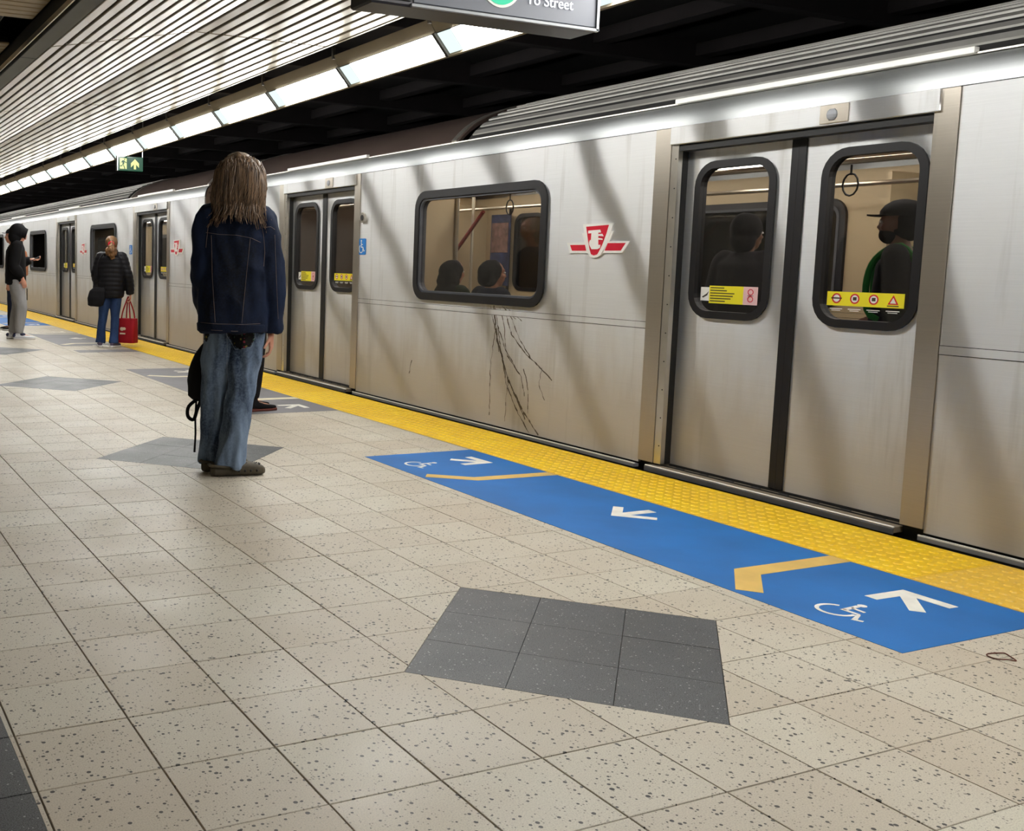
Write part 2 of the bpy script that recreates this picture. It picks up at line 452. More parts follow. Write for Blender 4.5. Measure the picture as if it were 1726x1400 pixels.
# tactile strip: square yellow tiles of raised domes
strip = empty('tactile_strip', (3.64, 0, 0), kind='structure'); strip.name = 'trim_1'
PY = .69; W0, W1 = YIN+.002, EDGE-.001
def tact_mesh(mat, lo=False):
    mb = MB(); mb.box(0, W1-W0, .0015, PY-.0015, -.02, .001, mat)
    nx, ny = 9, 11
    sx, sy = (W1-W0)/nx, PY/ny; k = 5 if lo else 8
    for a in range(nx):
        for b in range(ny):
            cx, cy = (a+.5)*sx, (b+.5)*sy
            rs = [(.021, .001), (.0165, .0045), (.010, .006)]
            if lo: rs = [(.020, .001), (.011, .006)]
            mb.loft([[(cx+r*math.cos(2*math.pi*i/k), cy+r*math.sin(2*math.pi*i/k), z) for i in range(k)] for r, z in rs], mat)
    return mb.mesh('tactile_tile')
tm = {k: tact_mesh(M[k]) for k in ('tact', 'tactold', 'tactmid')}; tl = tact_mesh(M['tact'], True)
for k in range(-8, 100):
    y = -2.04+PY*k
    me = tm['tactold'] if k < 0 else (tm['tactmid'] if k in (8, 11) else tm['tact'])
    if y > 12: me = tl
    shared('tactile_tile', me, strip, (W0, y, 0))
MB().box(YIN-.011, YIN+.001, -9, 75, -.02, 0).build('metal_edging', plain('edging_metal', S(150, 140, 120), .5, .4), strip)
# track pit
MB().box(3.5, 9.5, -12, 80, -1.5, -1.3).build('trackbed', M['dark']).__setitem__('kind', 'structure')
MB().box(8.6, 8.9, -12, 80, -1.3, 3.7).build('wall_right', M['dark']).__setitem__('kind', 'structure')
MB().box(-6.2, 9, 75, 75.3, -1.5, 3.7).build('wall_far', M['dark']).__setitem__('kind', 'structure')
# dark slab over the track, its beams
top = empty('trackway_ceiling', (6, 0, 3.4), kind='structure'); top.name = 'ceiling_trackway'
MB().box(2.45, 9, -12, 75, 3.45, 3.6).build('slab', M['dark'], top)
for k in range(-4, 18):
    y = 1.0+1.95*k
    MB().box(3.2, 8.6, y, y+.12, 3.22, 3.46, None, .005).build('cross_beam', M['beam'], top)
for x in (4.55, 5.85, 7.1):
    MB().box(x, x+.16, -12, 60, 3.30, 3.42, None, .005).build('long_beam', M['beam'], top)
for k in range(-2, 10):
    y = 1.55+1.95*k
    MB().tube([(4.2, y, 3.45), (4.2, y, 3.0)], .008).build('hanger_rod', M['beam'], top)

# slatted platform ceiling
ceil = empty('ceiling', (1.7, 0, 2.8), kind='structure')
FX, FZ = 1.678, 2.80; LX, LZ = .690, 2.600; RX = 2.694
JY = [2.10+3.66*k for k in range(-3, 18)]
def slatmesh(p0, p1, L):
    """one ceiling slat: shallow tray with rolled edges, p0-p1 in (x,z), length L on y"""
    d = Vector((p1[0]-p0[0], p1[1]-p0[1])); w_ = d.length; d.normalize(); n = Vector((-d.y, d.x))
    if n.y < 0: n = -n
    prof = [(.014, .022), (.014, .004), (.018, .0), (w_-.018, .0), (w_-.014, .004), (w_-.014, .022)]
    pts = [(p0[0]+d.x*a+n.x*b, p0[1]+d.y*a+n.y*b) for a, b in prof]
    return pts
slats = []
for k in range(10):
    a, b = k/10, (k+1)/10
    slats.append(((FX+(RX-FX)*a, FZ), (FX+(RX-FX)*b, FZ)))
    slats.append(((LX+(FX-LX)*a, LZ+(FZ-LZ)*a), (LX+(FX-LX)*b, LZ+(FZ-LZ)*b)))
farm = MB()
for a, b in slats:
    pts = slatmesh(a, b, 1)
    for k in range(len(JY)-1):
        y0, y1 = JY[k]+.014, JY[k+1]-.014
        if y0 < 22 and y1 > -4:
            MB().prism(pts, y0, y1, 'y').build('ceiling_slat', M['slat'], ceil)
        else: farm.prism(pts, y0, y1, 'y')
farm.build('far_slat_field', M['slat'], ceil, kind='stuff')
MB().prism([(LX+.0, LZ+.03), (FX, FZ+.03), (RX+.02, FZ+.03), (RX+.02, FZ+.06), (FX, FZ+.06), (LX, LZ+.06)], -9, 64, 'y').build('slat_backing', M['black'], ceil)
MB().box(RX-.006, RX+.012, -9, 64, FZ-.004, FZ+.05).build('edge_trim', M['slat'], ceil)
# grey beam at its left edge, cross-slatted bay past it
gb = empty('ceiling_beam', (.63, 0, 2.62), kind='structure', parent=None); gb.name = 'trim_2'
for k in range(-4, 16):
    MB().box(.575, .685, k*3.66+2.5+.004, k*3.66+6.16-.004, 2.592, 2.72, None, .003).build('beam_cover', M['gbeam'], gb)
MB().box(.545, .553, -9, 64, 2.598, 2.63).build('bright_edge', M['trimsteel'], gb)
MB().box(.553, .575, -9, 64, 2.62, 2.72).build('shadow_gap', M['black'], gb)
bay = empty('ceiling_bay', (-.4, 2, 2.72), kind='structure'); bay.name = 'ceiling_left'
sl = MB()
for k in range(-60, 300):
    y = k*.102
    x0, x1 = -4.4, .53
    if 1.80 < y+.05 < 2.70: x1 = -.3
    if -1 < y < 5: MB().box(x0, x1, y+.006, y+.092, 2.70, 2.716, None, .004).build('cross_slat', M['slatl'], bay)
    else: sl.box(x0, x1, y+.006, y+.092, 2.70, 2.716)
sl.build('cross_slat_field', M['slatl'], bay, kind='stuff')
MB().box(-4.4, .53, -7, 1.80, 2.74, 2.76).build('bay_backing', M['black'], bay)
MB().box(-4.4, .53, 2.72, 64, 2.74, 2.76).build('bay_backing', M['black'], bay)
MB().box(-.3, .53, 1.8, 2.72, 2.95, 2.97).build('access_hatch_back', M['black'], bay)
MB().box(-.3, .40, 2.70, 2.72, 2.70, 2.96).build('hatch_side', plain('hatch_side_paint', S(96, 86, 76), .7), bay)
for k in range(3):
    MB().tube([(.30+.03*k, 1.82, 2.86-.02*k), (.36+.03*k, 2.2, 2.80), (.40+.02*k, 2.66, 2.88-.03*k)], .009).build('conduit', plain('conduit_grey', S(110, 112, 116), .5, .5), bay)

MB().box(-6.2, -6, -9, 75.3, -.3, 3.7).build('wall_left', plain('left_wall_tile', S(190, 184, 170), .4)).__setitem__('kind', 'structure')
MB().box(-6.2, 9, -12.2, -12, -1.5, 3.7).build('wall_near', plain('near_wall_paint', S(176, 170, 158), .5)).__setitem__('kind', 'structure')
MB().box(-6, 2.5, -9, 75, 3.0, 3.1).build('ceiling_void', M['black']).__setitem__('kind', 'structure')

# row of light panels above the platform edge
LB = (2.949, 2.567); LT = (2.844, 2.684)     # lower and upper edge of the slanted lens facing the platform
LY0, LPITCH = .902, 1.299
def luminaire(k, label, group):
    y0 = LY0+LPITCH*(k-1); y1 = y0+LPITCH; x, z = LB
    r = empty('ceiling_light', (x-.05, (y0+y1)/2, z+.12), label, 'ceiling light', group)
    def q(u, t=0.): return (x+(LT[0]-x)*u+t*.74, z+(LT[1]-z)*u+t*.67)
    def q2(u, t=0.): return (x+.010+.11*u-t*.70, z+.11*u+t*.71)     # added unseen lens that throws light onto the train
    b0, b1 = q(0, .004), q(1, .004)
    MB().prism([b0, b1, (b1[0]+.018, b1[1]+.053), (x+.123, z+.185), (x+.127, z+.119), (b0[0]+.009, b0[1]+.004)], y0+.003, y1-.003, 'y').build('housing', M['signbody'], r)
    MB().prism([(LT[0]+.004, LT[1]+.003), (2.796, 2.764), (2.806, 2.770), (LT[0]+.018, LT[1]+.010)], y0+.003, y1-.003, 'y').build('reflector', M['trough'], r)
    MB().prism([(x-.011, z-.014), (x+.018, z-.014), (x+.014, z+.002), (x-.004, z+.002)], y0+.003, y1-.003, 'y').build('lower_lip', M['trough'], r)
    g = .016
    for nm, a, b, mt in (('lens', y0+.026, y1-.167, M['lens']), ('lens_end', y1-.167, y1-g, M['lensend'])):
        MB().prism([q(0), q(.97), q(.97, .003), q(0, .003)], a, b, 'y').build(nm, mt, r)
    for nm, a, b, mt in (('lens', y0+.11, y1-.19, M['addlens']), ('lens_end', y1-.19, y1-g, M['addlensend']), ('lens_end', y0+g, y0+.11, M['addlensend'])):
        MB().prism([q2(0), q2(.97), q2(.97, .003), q2(0, .003)], a, b, 'y').build(nm, mt, r)
    MB().prism([q(-.05, .0), q(1.05, .0), q(1.05, -.019), q(-.05, -.019)], y0-.015, y0+.015, 'y').build('divider', M['divider'], r)
    MB().prism([q(-.05, -.019), q(1.05, -.019), q(1.05, -.021), q(-.05, -.021)], y0-.0035, y0+.0035, 'y').build('divider_slot', M['black'], r)
    MB().box(2.79, 2.812, y0-.011, y0+.011, 2.74, 2.99).build('hanger', M['divider'], r)
    return r
for k in range(-6, 40):
    if k < 1: lab = '%s light panel on the camera side of the hanging sign, above the platform edge' % ORD[-k]
    elif k == 1: lab = 'lit ceiling light panel partly covered by the black hanging sign'
    elif k <= 15: lab = '%s white light panel past the hanging sign in the row over the platform edge' % ORD[k-2]
    else: lab = 'tiny far light panel where the row converges at the left edge'
    luminaire(k, lab, 'light panels in the row over the platform edge')
M['sillface'] = plain('sill_face_grey', S(84, 86, 92), .6, .2)
# ================================================================== TRAIN
XB = 4.03; XF = 7.13; XC = (XB+XF)/2; XD = 4.105
def mx(x, side): return x if side > 0 else XB+XF-x
class SB(MB):
    """mesh builder that can mirror everything to the far side of the car"""
    def __init__(s, side=1): super().__init__(); s.side = side
    def add(s, vs, fs, m=None):
        if s.side < 0:
            vs = [(XB+XF-v[0], v[1], v[2]) for v in vs]; fs = [tuple(reversed(f)) for f in fs]
        return super().add(vs, fs, m)
COVE = [(4.03, 2.10), (4.033, 2.13), (4.042, 2.165), (4.057, 2.20), (4.078, 2.228), (4.10, 2.243)]
ROOF = [(4.105, 2.262), (4.16, 2.32), (4.22, 2.375), (4.30, 2.43), (4.42, 2.49), (4.58, 2.55), (4.78, 2.605), (5.0, 2.64), (5.28, 2.665), (XC, 2.672)]
def roof_at(t):
    """point and normal along the near half of the roof curve, t metres from the gutter"""
    for i in range(len(ROOF)-1):
        a, b = Vector(ROOF[i]), Vector(ROOF[i+1]); L = (b-a).length
        if t <= L or i == len(ROOF)-2:
            d = (b-a)/L; return a+d*t, Vector((-d.y, d.x))
        t -= L
sticker_cache = {}
def icon_prism(mb, x, y, z, w_, h_, m, d=.0006): mb.box(x-d, x, y-w_/2, y+w_/2, z-h_/2, z+h_/2, m)
def stickers(leaf, yc, side_leaf, x):
    """side_leaf +1: far leaf (text plate), -1: near leaf (four pictograms); y runs right-to-left in the picture"""
    mb = MB()
    if side_leaf > 0:
        mb.box(x-.001, x, yc+.145, yc+.21, 1.068, 1.148, M['white'])
        mb.prism([(yc+.20, 1.09), (yc+.165, 1.11), (yc+.15, 1.125), (yc+.16, 1.10), (yc+.19, 1.085)], x-.0018, x-.001, 'x', M['ink'])
        mb.box(x-.002, x-.0005, yc-.10, yc+.145, 1.055, 1.158, M['yellow'])
        mb.box(x-.002, x-.0005, yc-.198, yc-.10, 1.055, 1.158, M['pink'])
        for k in range(6):
            zz = 1.146-.0155*k; L = (.10, .12, .175, .165, .15, .11)[k]
            mb.box(x-.0028, x-.002, yc+.137-L, yc+.137, zz-.003, zz+.003, M['ink'])
        for zc in (1.128, 1.088):
            o = [(yc-.15+.020*math.cos(a*math.pi/8), zc+.018*math.sin(a*math.pi/8)) for a in range(16)]
            i = [(yc-.15+.015*math.cos(a*math.pi/8), zc+.013*math.sin(a*math.pi/8)) for a in range(16)]
            mb.ring(o, i, x-.0028, x-.002, M['red'])
        mb.box(x-.0028, x-.002, yc-.17, yc-.13, 1.106, 1.109, M['ink'])
    else:
        mb.box(x-.002, x, yc-.205, yc+.215, 1.078, 1.150, M['yellow'])
        for k in range(4):
            y = yc+.16-.103*k
            if k < 3:
                o = [(y+.026*math.cos(a*math.pi/8), 1.116+.026*math.sin(a*math.pi/8)) for a in range(16)]
                i = [(y+.019*math.cos(a*math.pi/8), 1.116+.019*math.sin(a*math.pi/8)) for a in range(16)]
                mb.prism([(y+.02*math.cos(a*math.pi/8), 1.116+.02*math.sin(a*math.pi/8)) for a in range(16)], x-.0024, x-.002, 'x', M['white'])
                mb.ring(o, i, x-.003, x-.002, M['red'])
                if k == 0: mb.box(x-.003, x-.0024, y-.03, y+.03, 1.113, 1.120, M['ink'])
                else: mb.box(x-.003, x-.0024, y-.010, y+.010, 1.108, 1.125, M['ink'])
            else:
                mb.prism([(y+.028, 1.095), (y-.028, 1.095), (y, 1.142)], x-.0026, x-.002, 'x', M['red'])
                mb.prism([(y+.016, 1.101), (y-.016, 1.101), (y, 1.129)], x-.003, x-.0026, 'x', M['white'])
                mb.box(x-.003, x-.002, y-.03, y+.03, 1.085, 1.090, M['ink'])
            mb.box(x-.002, x-.0005, y-.035, y+.035, 1.060, 1.064, M['white'])
            mb.box(x-.002, x-.0005, y-.025, y+.025, 1.052, 1.055, M['white'])
    mb.build('sticker', None, leaf)
def door(car, c, side, near=True, bright=True):
    """one sliding double door with its posts, header and sill; c = middle on y"""
    for far, (a, b, wc) in ((1, (c+.045, c+.775, c+.415)), (-1, (c-.775, c-.045, c-.435))):
        nm = 'door_leaf'
        lf = empty(nm, (mx(XD, side), (a+b)/2, .06), parent=car)
        hole = rrect(wc-.265, wc+.265, .985, 1.865, .125)
        def pl():
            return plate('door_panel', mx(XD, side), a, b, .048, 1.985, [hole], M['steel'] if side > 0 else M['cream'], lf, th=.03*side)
        pl()
        sb = SB(side); sb.ring(rrect(wc-.285, wc+.285, .965, 1.885, .145), rrect(wc-.242, wc+.242, 1.008, 1.842, .10), XD-.014, XD+.04)
        sb.build('window_gasket', M['rubber'], lf)
        sb = SB(side); sb.prism(rrect(wc-.25, wc+.25, 1.0, 1.85, .11), XD+.012, XD+.018, 'x'); sb.build('door_pane', M['glass'], lf)
        e0, e1 = (c, c+.045) if far > 0 else (c-.045, c)
        sb = SB(side); sb.box(XD-.008, XD+.03, e0+.001, e1, .048, 1.985, None, .004); sb.build('edge_seal', M['rubber'], lf)
        if side > 0 and near: stickers(lf, wc, far, XD+.011)
    fr = empty('door_frame', (mx(XB, side), c, 0), parent=car)
    ms = M['pillar'] if side > 0 else M['cream']
    def b(nm, *a, m=ms, bv=.003):
        sb = SB(side); sb.box(*a, None, bv); return sb.build(nm, m, fr)
    b('post', XB-.008, XD+.05, c-.885, c-.772, .045, 2.098)
    b('post', XB-.008, XB+.05, c+.835, c+.962, .045, 2.098)
    b('rivet_strip', XB-.004, XB+.03, c+.777, c+.833, .045, 1.995, m=M['trimsteel'] if side > 0 else M['cream'])
    b('reveal', XB+.03, XD+.05, c+.776, c+.80, .045, 1.995, m=M['black'])
    if side > 0:
        if near:
            mb = MB()
            for k in range(11): mb.ell((XB-.004, c+.795, .16+.175*k), .003, .005, .005, None, 6, 4)
            mb.build('rivets', M['black'], fr)
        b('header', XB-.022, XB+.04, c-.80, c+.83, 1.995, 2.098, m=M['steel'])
        b('header_slot', XB+.0, XD+.06, c-.79, c+.79, 1.955, 1.992, m=M['black'], bv=0)
        b('header_plate', XB-.028, XB-.021, c-.345, c-.185, 2.002, 2.095, m=M['pillar'], bv=.002)
        mb = MB(); mb.ell((XB-.028, c-.255, 2.045), .012, .032, .032, None, 12, 6); mb.build('door_lamp', M['rail'], fr)
        b('sill', 3.985, XD+.03, c-.772, c+.86, .002, .034, m=M['tread']); b('sill_edge', 3.983, 3.992, c-.772, c+.86, .027, .036, m=M['white'])
        b('sill_face', 3.978, 3.986, c-.772, c+.86, -.004, .027, m=M['sillface'], bv=.002)
        b('sill_track', XD-.006, XD+.04, c-.772, c+.775, .030, .044, m=M['black'], bv=0)
        if near:
            for k in range(8):
                y = c-.66+.185*k
                b('roller_guide', XD-.045, XD-.02, y, y+.055, .034, .039, m=M['black'], bv=.001)
        b('drip_rail', XB+.038, XB+.072, c-.90, c+.87, 2.245, 2.275, m=M['white'])
    else:
        b('header', XB-.022, XD+.06, c-.80, c+.83, 1.985, 2.098, m=M['cream'])
    return fr
def window(car, y0, y1, side, near=True):
    wn = empty('car_window', (mx(XB, side), (y0+y1)/2, 1.4), parent=car)
    sb = SB(side); sb.ring(rrect(y0, y1, .955, 1.87, .15), rrect(y0+.062, y1-.062, 1.017, 1.808, .095), XB-.016, XB+.05); sb.build('window_gasket', M['rubber'], wn)
    if near:
        sb = SB(side); sb.ring(rrect(y0+.055, y1-.055, 1.01, 1.815, .10), rrect(y0+.078, y1-.078, 1.033, 1.792, .085), XB-.004, XB+.055); sb.build('inner_frame', M['sillface'], wn)
    sb = SB(side); sb.prism(rrect(y0+.05, y1-.05, 1.005, 1.82, .11), XB+.012, XB+.018, 'x'); sb.build('window_pane', M['glass'], wn)
def emblem_mesh():
    mb = MB(); sy, sz = .000606, .000413
    def P(pts): return [(-(x-835)*sy, -(y-535)*sz) for x, y in pts][::-1]
    def pr(pts, a, b, m): mb.prism(P(pts), a, b, 'x', m)
    W, R = M['white'], M['red']
    pr([(345, 565), (660, 558), (705, 735), (405, 735)], -.006, 0, W); pr([(985, 555), (1335, 550), (1235, 733), (945, 735)], -.006, 0, W)
    pr([(402, 600), (650, 600), (675, 695), (440, 695)], -.007, -.006, R); pr([(1008, 578), (1280, 578), (1212, 695), (968, 695)], -.007, -.006, R)
    pr([(592, 410), (1088, 388), (1030, 560), (640, 565)], -.007, 0, W)
    pr([(605, 265), (1085, 262), (1045, 420), (985, 600), (938, 700), (910, 765), (865, 800), (805, 812), (745, 795), (710, 745), (685, 640), (645, 500)], -.009, 0, W)
    pr([(660, 308), (1018, 290), (985, 430), (935, 590), (888, 700), (860, 755), (805, 772), (760, 752), (735, 680), (700, 520)], -.010, -.009, R)
    pr([(700, 372), (890, 362), (905, 408), (700, 418)], -.0115, -.010, W)
    pr([(755, 400), (860, 400), (872, 640), (748, 640)], -.012, -.010, W)
    pr([(820, 432), (925, 428), (948, 470), (860, 462)], -.0122, -.010, W)
    pr([(870, 492), (930, 505), (935, 525), (868, 520)], -.0122, -.010, W)
    arc = [(820+95*math.cos(a), 570+95*math.sin(a)) for a in [math.radians(150+d) for d in range(0, 61, 12)]]
    arc2 = [(820+62*math.cos(a), 570+62*math.sin(a)) for a in [math.radians(210-d) for d in range(0, 61, 12)]]
    pr(arc+arc2, -.0118, -.010, W)
    pr([(735, 612), (905, 602), (900, 650), (860, 672), (770, 672)], -.0125, -.010, W)
    return mb.mesh('maroon_emblem')
EMB = emblem_mesh()
def isa(mb, f, m, d0, d1):
    """wheelchair symbol; f maps (u right, v up) of a unit square to a prism point pair"""
    def arc(cx, cy, r, w_, a0, a1, n=18):
        o = [(cx+r*math.cos(math.radians(a0+(a1-a0)*i/n)), cy+r*math.sin(math.radians(a0+(a1-a0)*i/n))) for i in range(n+1)]
        i_ = [(cx+(r-w_)*math.cos(math.radians(a0+(a1-a0)*i/n)), cy+(r-w_)*math.sin(math.radians(a0+(a1-a0)*i/n))) for i in range(n+1)]
        for k in range(n): f(mb, [o[k], o[k+1], i_[k+1], i_[k]], m, d0, d1)
    arc(.40, .34, .31, .065, 118, 372)
    f(mb, [(.42+.075*math.cos(a*math.pi/5), .92+.075*math.sin(a*math.pi/5)) for a in range(10)], m, d0, d1)
    f(mb, [(.37, .84), (.45, .84), (.48, .46), (.40, .46)], m, d0, d1)
    f(mb, [(.42, .70), (.66, .68), (.66, .62), (.43, .63)], m, d0, d1)
    f(mb, [(.40, .50), (.70, .50), (.70, .43), (.40, .42)], m, d0, d1)
    f(mb, [(.66, .49), (.73, .46), (.86, .20), (.79, .17)], m, d0, d1)
    f(mb, [(.80, .20), (.93, .26), (.95, .20), (.80, .13)], m, d0, d1)
def access_sign(car, yc, side=1):
    mb = MB(); mb.prism(rrect(yc-.075, yc+.075, 1.335, 1.486, .01, 2), XB-.0035, XB-.0005, 'x', M['signblue'])
    def f(b, poly, m, d0, d1): b.prism([(yc+.062-u*.125, 1.345+v*.13) for u, v in poly][::-1], d0, d1, 'x', m)
    isa(mb, f, M['white'], XB-.005, XB-.003)
    mb.build('access_sign', None, car)
def build_car(label, yA, yB, doors, wins, emblems, signs, smooth, ribs, near=True, vis=None, glow=None):
    """yA<yB; smooth: y ranges with plain roof ends, ribs: y ranges with ribbed roof"""
    car = empty('train_car', (XC, (yA+yB)/2, 0), label, 'subway car')
    for side in ((1, -1)):
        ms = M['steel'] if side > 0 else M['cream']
        spans = []; cur = yA
        for c in sorted(doors): spans.append((cur, c-.885)); cur = c+.962
        spans.append((cur, yB))
        for a, b in spans:
            if b-a < .05: continue
            hs = [rrect(w0+.02, w1-.02, .975, 1.85, .135) for w0, w1 in wins if w0 > a and w1 < b]
            x = mx(XB, side)
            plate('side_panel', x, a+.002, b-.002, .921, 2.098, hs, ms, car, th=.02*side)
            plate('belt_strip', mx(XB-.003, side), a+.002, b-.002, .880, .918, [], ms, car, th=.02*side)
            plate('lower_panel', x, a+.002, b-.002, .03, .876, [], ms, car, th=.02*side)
            if side > 0:
                MB().box(3.992, XB+.002, a, b, -.003, .019, None, .002).build('rub_rail', M['rail'], car)
                MB().box(3.992, 3.999, a, b, .0185, .0250).build('rub_rail_edge', M['white'], car)
                MB().box(XB, XB+.02, a, b, .8765, .8795).build('belt_seam', M['black'], car)
                MB().box(XB+.002, XB+.02, a, b, .918, .921).build('belt_seam', M['black'], car)
        MB().box(*sorted((mx(XB+.021, side), mx(XB+.03, side))), yA, yB, -.45, .04).build('skirt', M['black'], car)
        sb = SB(side); sb.loft([[(x, yA, z), (x, yB, z), (x+.02, yB, z-.004), (x+.02, yA, z-.004)] for x, z in COVE], None, True); sb.build('cove_panel', M['cove'], car, True)
        sb = SB(side); sb.box(XB+.0, XB+.02, yA, yB, 2.096, 2.1005); sb.build('cove_seam', M['black'], car)
        sb = SB(side); sb.box(XB+.052, XB+.085, yA, yB, 2.241, 2.2515, None, .002); sb.build('gutter_lip', M['trimsteel'], car)
        for a, b in smooth:
            sb = SB(side); sb.loft([[(x, a, z), (x, b, z), (x+.002, b, z-.03), (x+.002, a, z-.03)] for x, z in ROOF]); sb.build('roof_end', M['fairing'], car, True)
            for e in (a+.03, b-.11):
                sb = SB(side); sb.loft([[(x-.004, e, z+.007), (x-.004, e+.07, z+.007), (x, e+.07, z-.01), (x, e, z-.01)] for x, z in ROOF]); sb.build('roof_band', M['trimsteel'], car, True)
        for a, b in ribs:
            sb = SB(side); sb.loft([[(x, a, z), (x, b, z), (x+.002, b, z-.03), (x+.002, a, z-.03)] for x, z in ROOF]); sb.build('roof_deck', M['roof'], car, True)
            t = .035
            while t < 1.6:
                (p, n), (q, _) = roof_at(t), roof_at(t+.055)
                prof = [(p.x, p.y), (p.x+n.x*.009+.004, p.y+n.y*.009+.004), (q.x+n.x*.009-.004, q.y+n.y*.009-.002), (q.x, q.y)]
                sb = SB(side); sb.prism(prof, a+.02, b-.02, 'y'); sb.build('roof_rib', M['rib'], car)
                t += .098
        for c in doors: door(car, c, side, near)
        for w0, w1 in wins: window(car, w0, w1, side, near)
    for e in emblems:
        o = shared('emblem', EMB, car, (XB, e, 1.43)); 
    for e in signs: access_sign(car, e)
    # underframe, floor, ceiling, ends
    MB().box(XB+.03, XF-.03, yA, yB, -.15, .028).build('car_floor', M['carfloor'], car)
    MB().box(XB+.05, XF-.05, yA, yB, 2.14, 2.16).build('car_ceiling', M['carceil'], car)
    MB().box(4.5, 6.7, yA+1, yB-1, -1.0, -.15).build('underframe', M['black'], car)
    for e, sg in ((yA, 1), (yB, -1)):
        prof = [(XB+.02, .03), (XB+.02, 2.1)]+[(x+.02, z) for x, z in COVE[1:]]+[(x, z-.02) for x, z in ROOF]
        prof += [(XB+XF-x, z) for x, z in reversed(prof)][1:]
        y0, y1 = sorted((e, e+sg*.03))
        MB().prism(prof, y0, y1, 'y').build('end_wall', M['endwall'], car)
    if glow:
        g0, g1 = glow; n = int((g1-g0)/1.45)
        for i in range(n):
            y = g0+(i+.5)*(g1-g0)/n
            for x in (4.95, 6.2):
                MB().box(x-.04, x+.04, y-.58, y+.58, 2.085, 2.125, None, .01).build('light_tube', M['carlight'], car)
    return car
M['endwall'] = plain('car_end_paint', S(84, 66, 52), .6, .0, .12, 2)
car1 = build_car('nearest silver subway car with ribbed roof and large maroon emblem', -9.0, 7.4, [-6.35, -.755, 4.84], [(-4.45, -2.70), (1.21, 2.96)], [.69], [3.905],
    [(2.47, 7.4)], [(-9.0, 2.33)], True, glow=(-3, 7))
C2 = 8.22
car2 = build_car('second silver subway car, partly behind the woman with the red bag', C2, C2+22.7, [10.55, 16.3, 21.9, 27.5], [(12.55, 14.3), (18.3, 20.1), (23.8, 25.6)], [9.33, 14.85], [11.66],
    [(C2, 12.0), (27.6, 30.92)], [(12.14, 27.5)], True, glow=(8.5, 22))
car3 = build_car('farthest silver subway car at the left edge of the picture', 31.6, 54.3, [34, 39.6, 45.2, 50.8], [(36, 37.7), (41.6, 43.3), (47.2, 48.9)], [], [], [(31.6, 35), (51, 54.3)], [(35.1, 50.9)], False)
MB().box(4.6, 6.5, 7.4, 8.22, .1, 2.0).build('car_gangway', M['endwall'], car1)
MB().box(4.6, 6.5, 30.92, 31.6, .1, 2.0).build('car_gangway', M['endwall'], car2)
# door passenger-light and convex mirror-like button
mb = MB(); mb.prism([(3.889+.05*math.cos(a*math.pi/9), 1.68+.05*math.sin(a*math.pi/9)) for a in range(18)], XB-.018, XB, 'x', M['trimsteel'])
mb.prism([(3.889+.027*math.cos(a*math.pi/9), 1.68+.027*math.sin(a*math.pi/9)) for a in range(18)], XB-.022, XB-.018, 'x', M['black']); mb.build('round_speaker', None, car1)
# old drips scratched into the grime under the window
mb = MB()
def drip(pts, w0=.006):
    P_ = [Vector((0, a, b)) for a, b in pts]; out = []
    for i in range(len(P_)-1):
        n = max(2, int((P_[i+1]-P_[i]).length/.025))
        for k in range(n):
            p = P_[i].lerp(P_[i+1], k/n); p.y += random.uniform(-.006, .006); out.append(p)
    out.append(P_[-1])
    for i in range(len(out)-1):
        a, b = out[i], out[i+1]; d = (b-a); 
        if d.length < 1e-4: continue
        nn = Vector((0, -d.z, d.y)).normalized()*w0*random.uniform(.25, 1.)
        mb.add([(XB-.0008, *(a+nn).yz), (XB-.0008, *(a-nn).yz), (XB-.0008, *(b-nn).yz), (XB-.0008, *(b+nn).yz)], [(0, 1, 2, 3)])
for pts, w_ in ([[(1.80, .95), (1.74, .70), (1.58, .40), (1.38, .18), (1.20, .04)], .010], [[(1.78, .93), (1.70, .66), (1.60, .36), (1.44, .16), (1.31, .04)], .007], [[(1.66, .93), (1.56, .74), (1.40, .62), (1.25, .55), (1.08, .45)], .007],
    [[(1.60, .90), (1.47, .72), (1.32, .58), (1.20, .52)], .005], [[(1.74, .80), (1.60, .58), (1.43, .44), (1.38, .30)], .006], [[(1.40, .5), (1.34, .35), (1.33, .18)], .005], [[(1.72, .94), (1.66, .80), (1.62, .62), (1.5, .5)], .005],
    [[(1.76, .78), (1.81, .5), (1.80, .1)], .005], [[(1.58, .42), (1.60, .2), (1.60, .08)], .004], [[(1.2, .53), (1.22, .4), (1.15, .3)], .004], [[(1.70, .95), (1.52, .86)], .004], [[(1.64, .94), (1.45, .85)], .004], [[(2.95, .42), (2.99, .30)], .006], [[(1.58, .4), (1.36, .13)], .008], [[(1.84, .94), (1.78, .8), (1.71, .6)], .006]):
    drip(pts, w_)
tag(mb.build('grime_streaks', plain('dried_grime', S(92, 82, 70), .85), car1), kind='stuff')

# interior of the nearest car
def bx(nm, *a, m=None, bv=.01): return MB().box(*a, None, bv).build(nm, m, car1)
M['seat'] = plain('seat_cloth', S(120, 30, 36), .9, 0, .2, 40)
M['poster'] = plain('poster_print', S(44, 52, 84), .5, 0, .7, 9)
M['orange'] = plain('poster_picture', S(120, 92, 84), .5, 0, .5, 14)
M['pole'] = plain('grab_pole_steel', S(200, 190, 170), .3, .8, .05)
M['redpole'] = plain('red_grab_pole', S(120, 34, 26), .45, 0, .1)
bx('wall_poster', 6.955, 6.965, 5.54, 5.92, 1.02, 1.88, m=M['poster'], bv=.002)
bx('poster_picture', 6.95, 6.956, 5.57, 5.9, 1.42, 1.78, m=M['orange'], bv=.002)
bx('wall_notice', 6.96, 6.97, 6.9, 7.2, 1.42, 1.72, m=M['white'], bv=.002)
for y0, y1 in ((1.0, 3.36), ):
    bx('bench_seat', 4.12, 4.58, y0, y1, .38, .47, m=M['seat'], bv=.03); bx('bench_back', 4.08, 4.16, y0, y1, .47, .92, m=M['seat'], bv=.03)
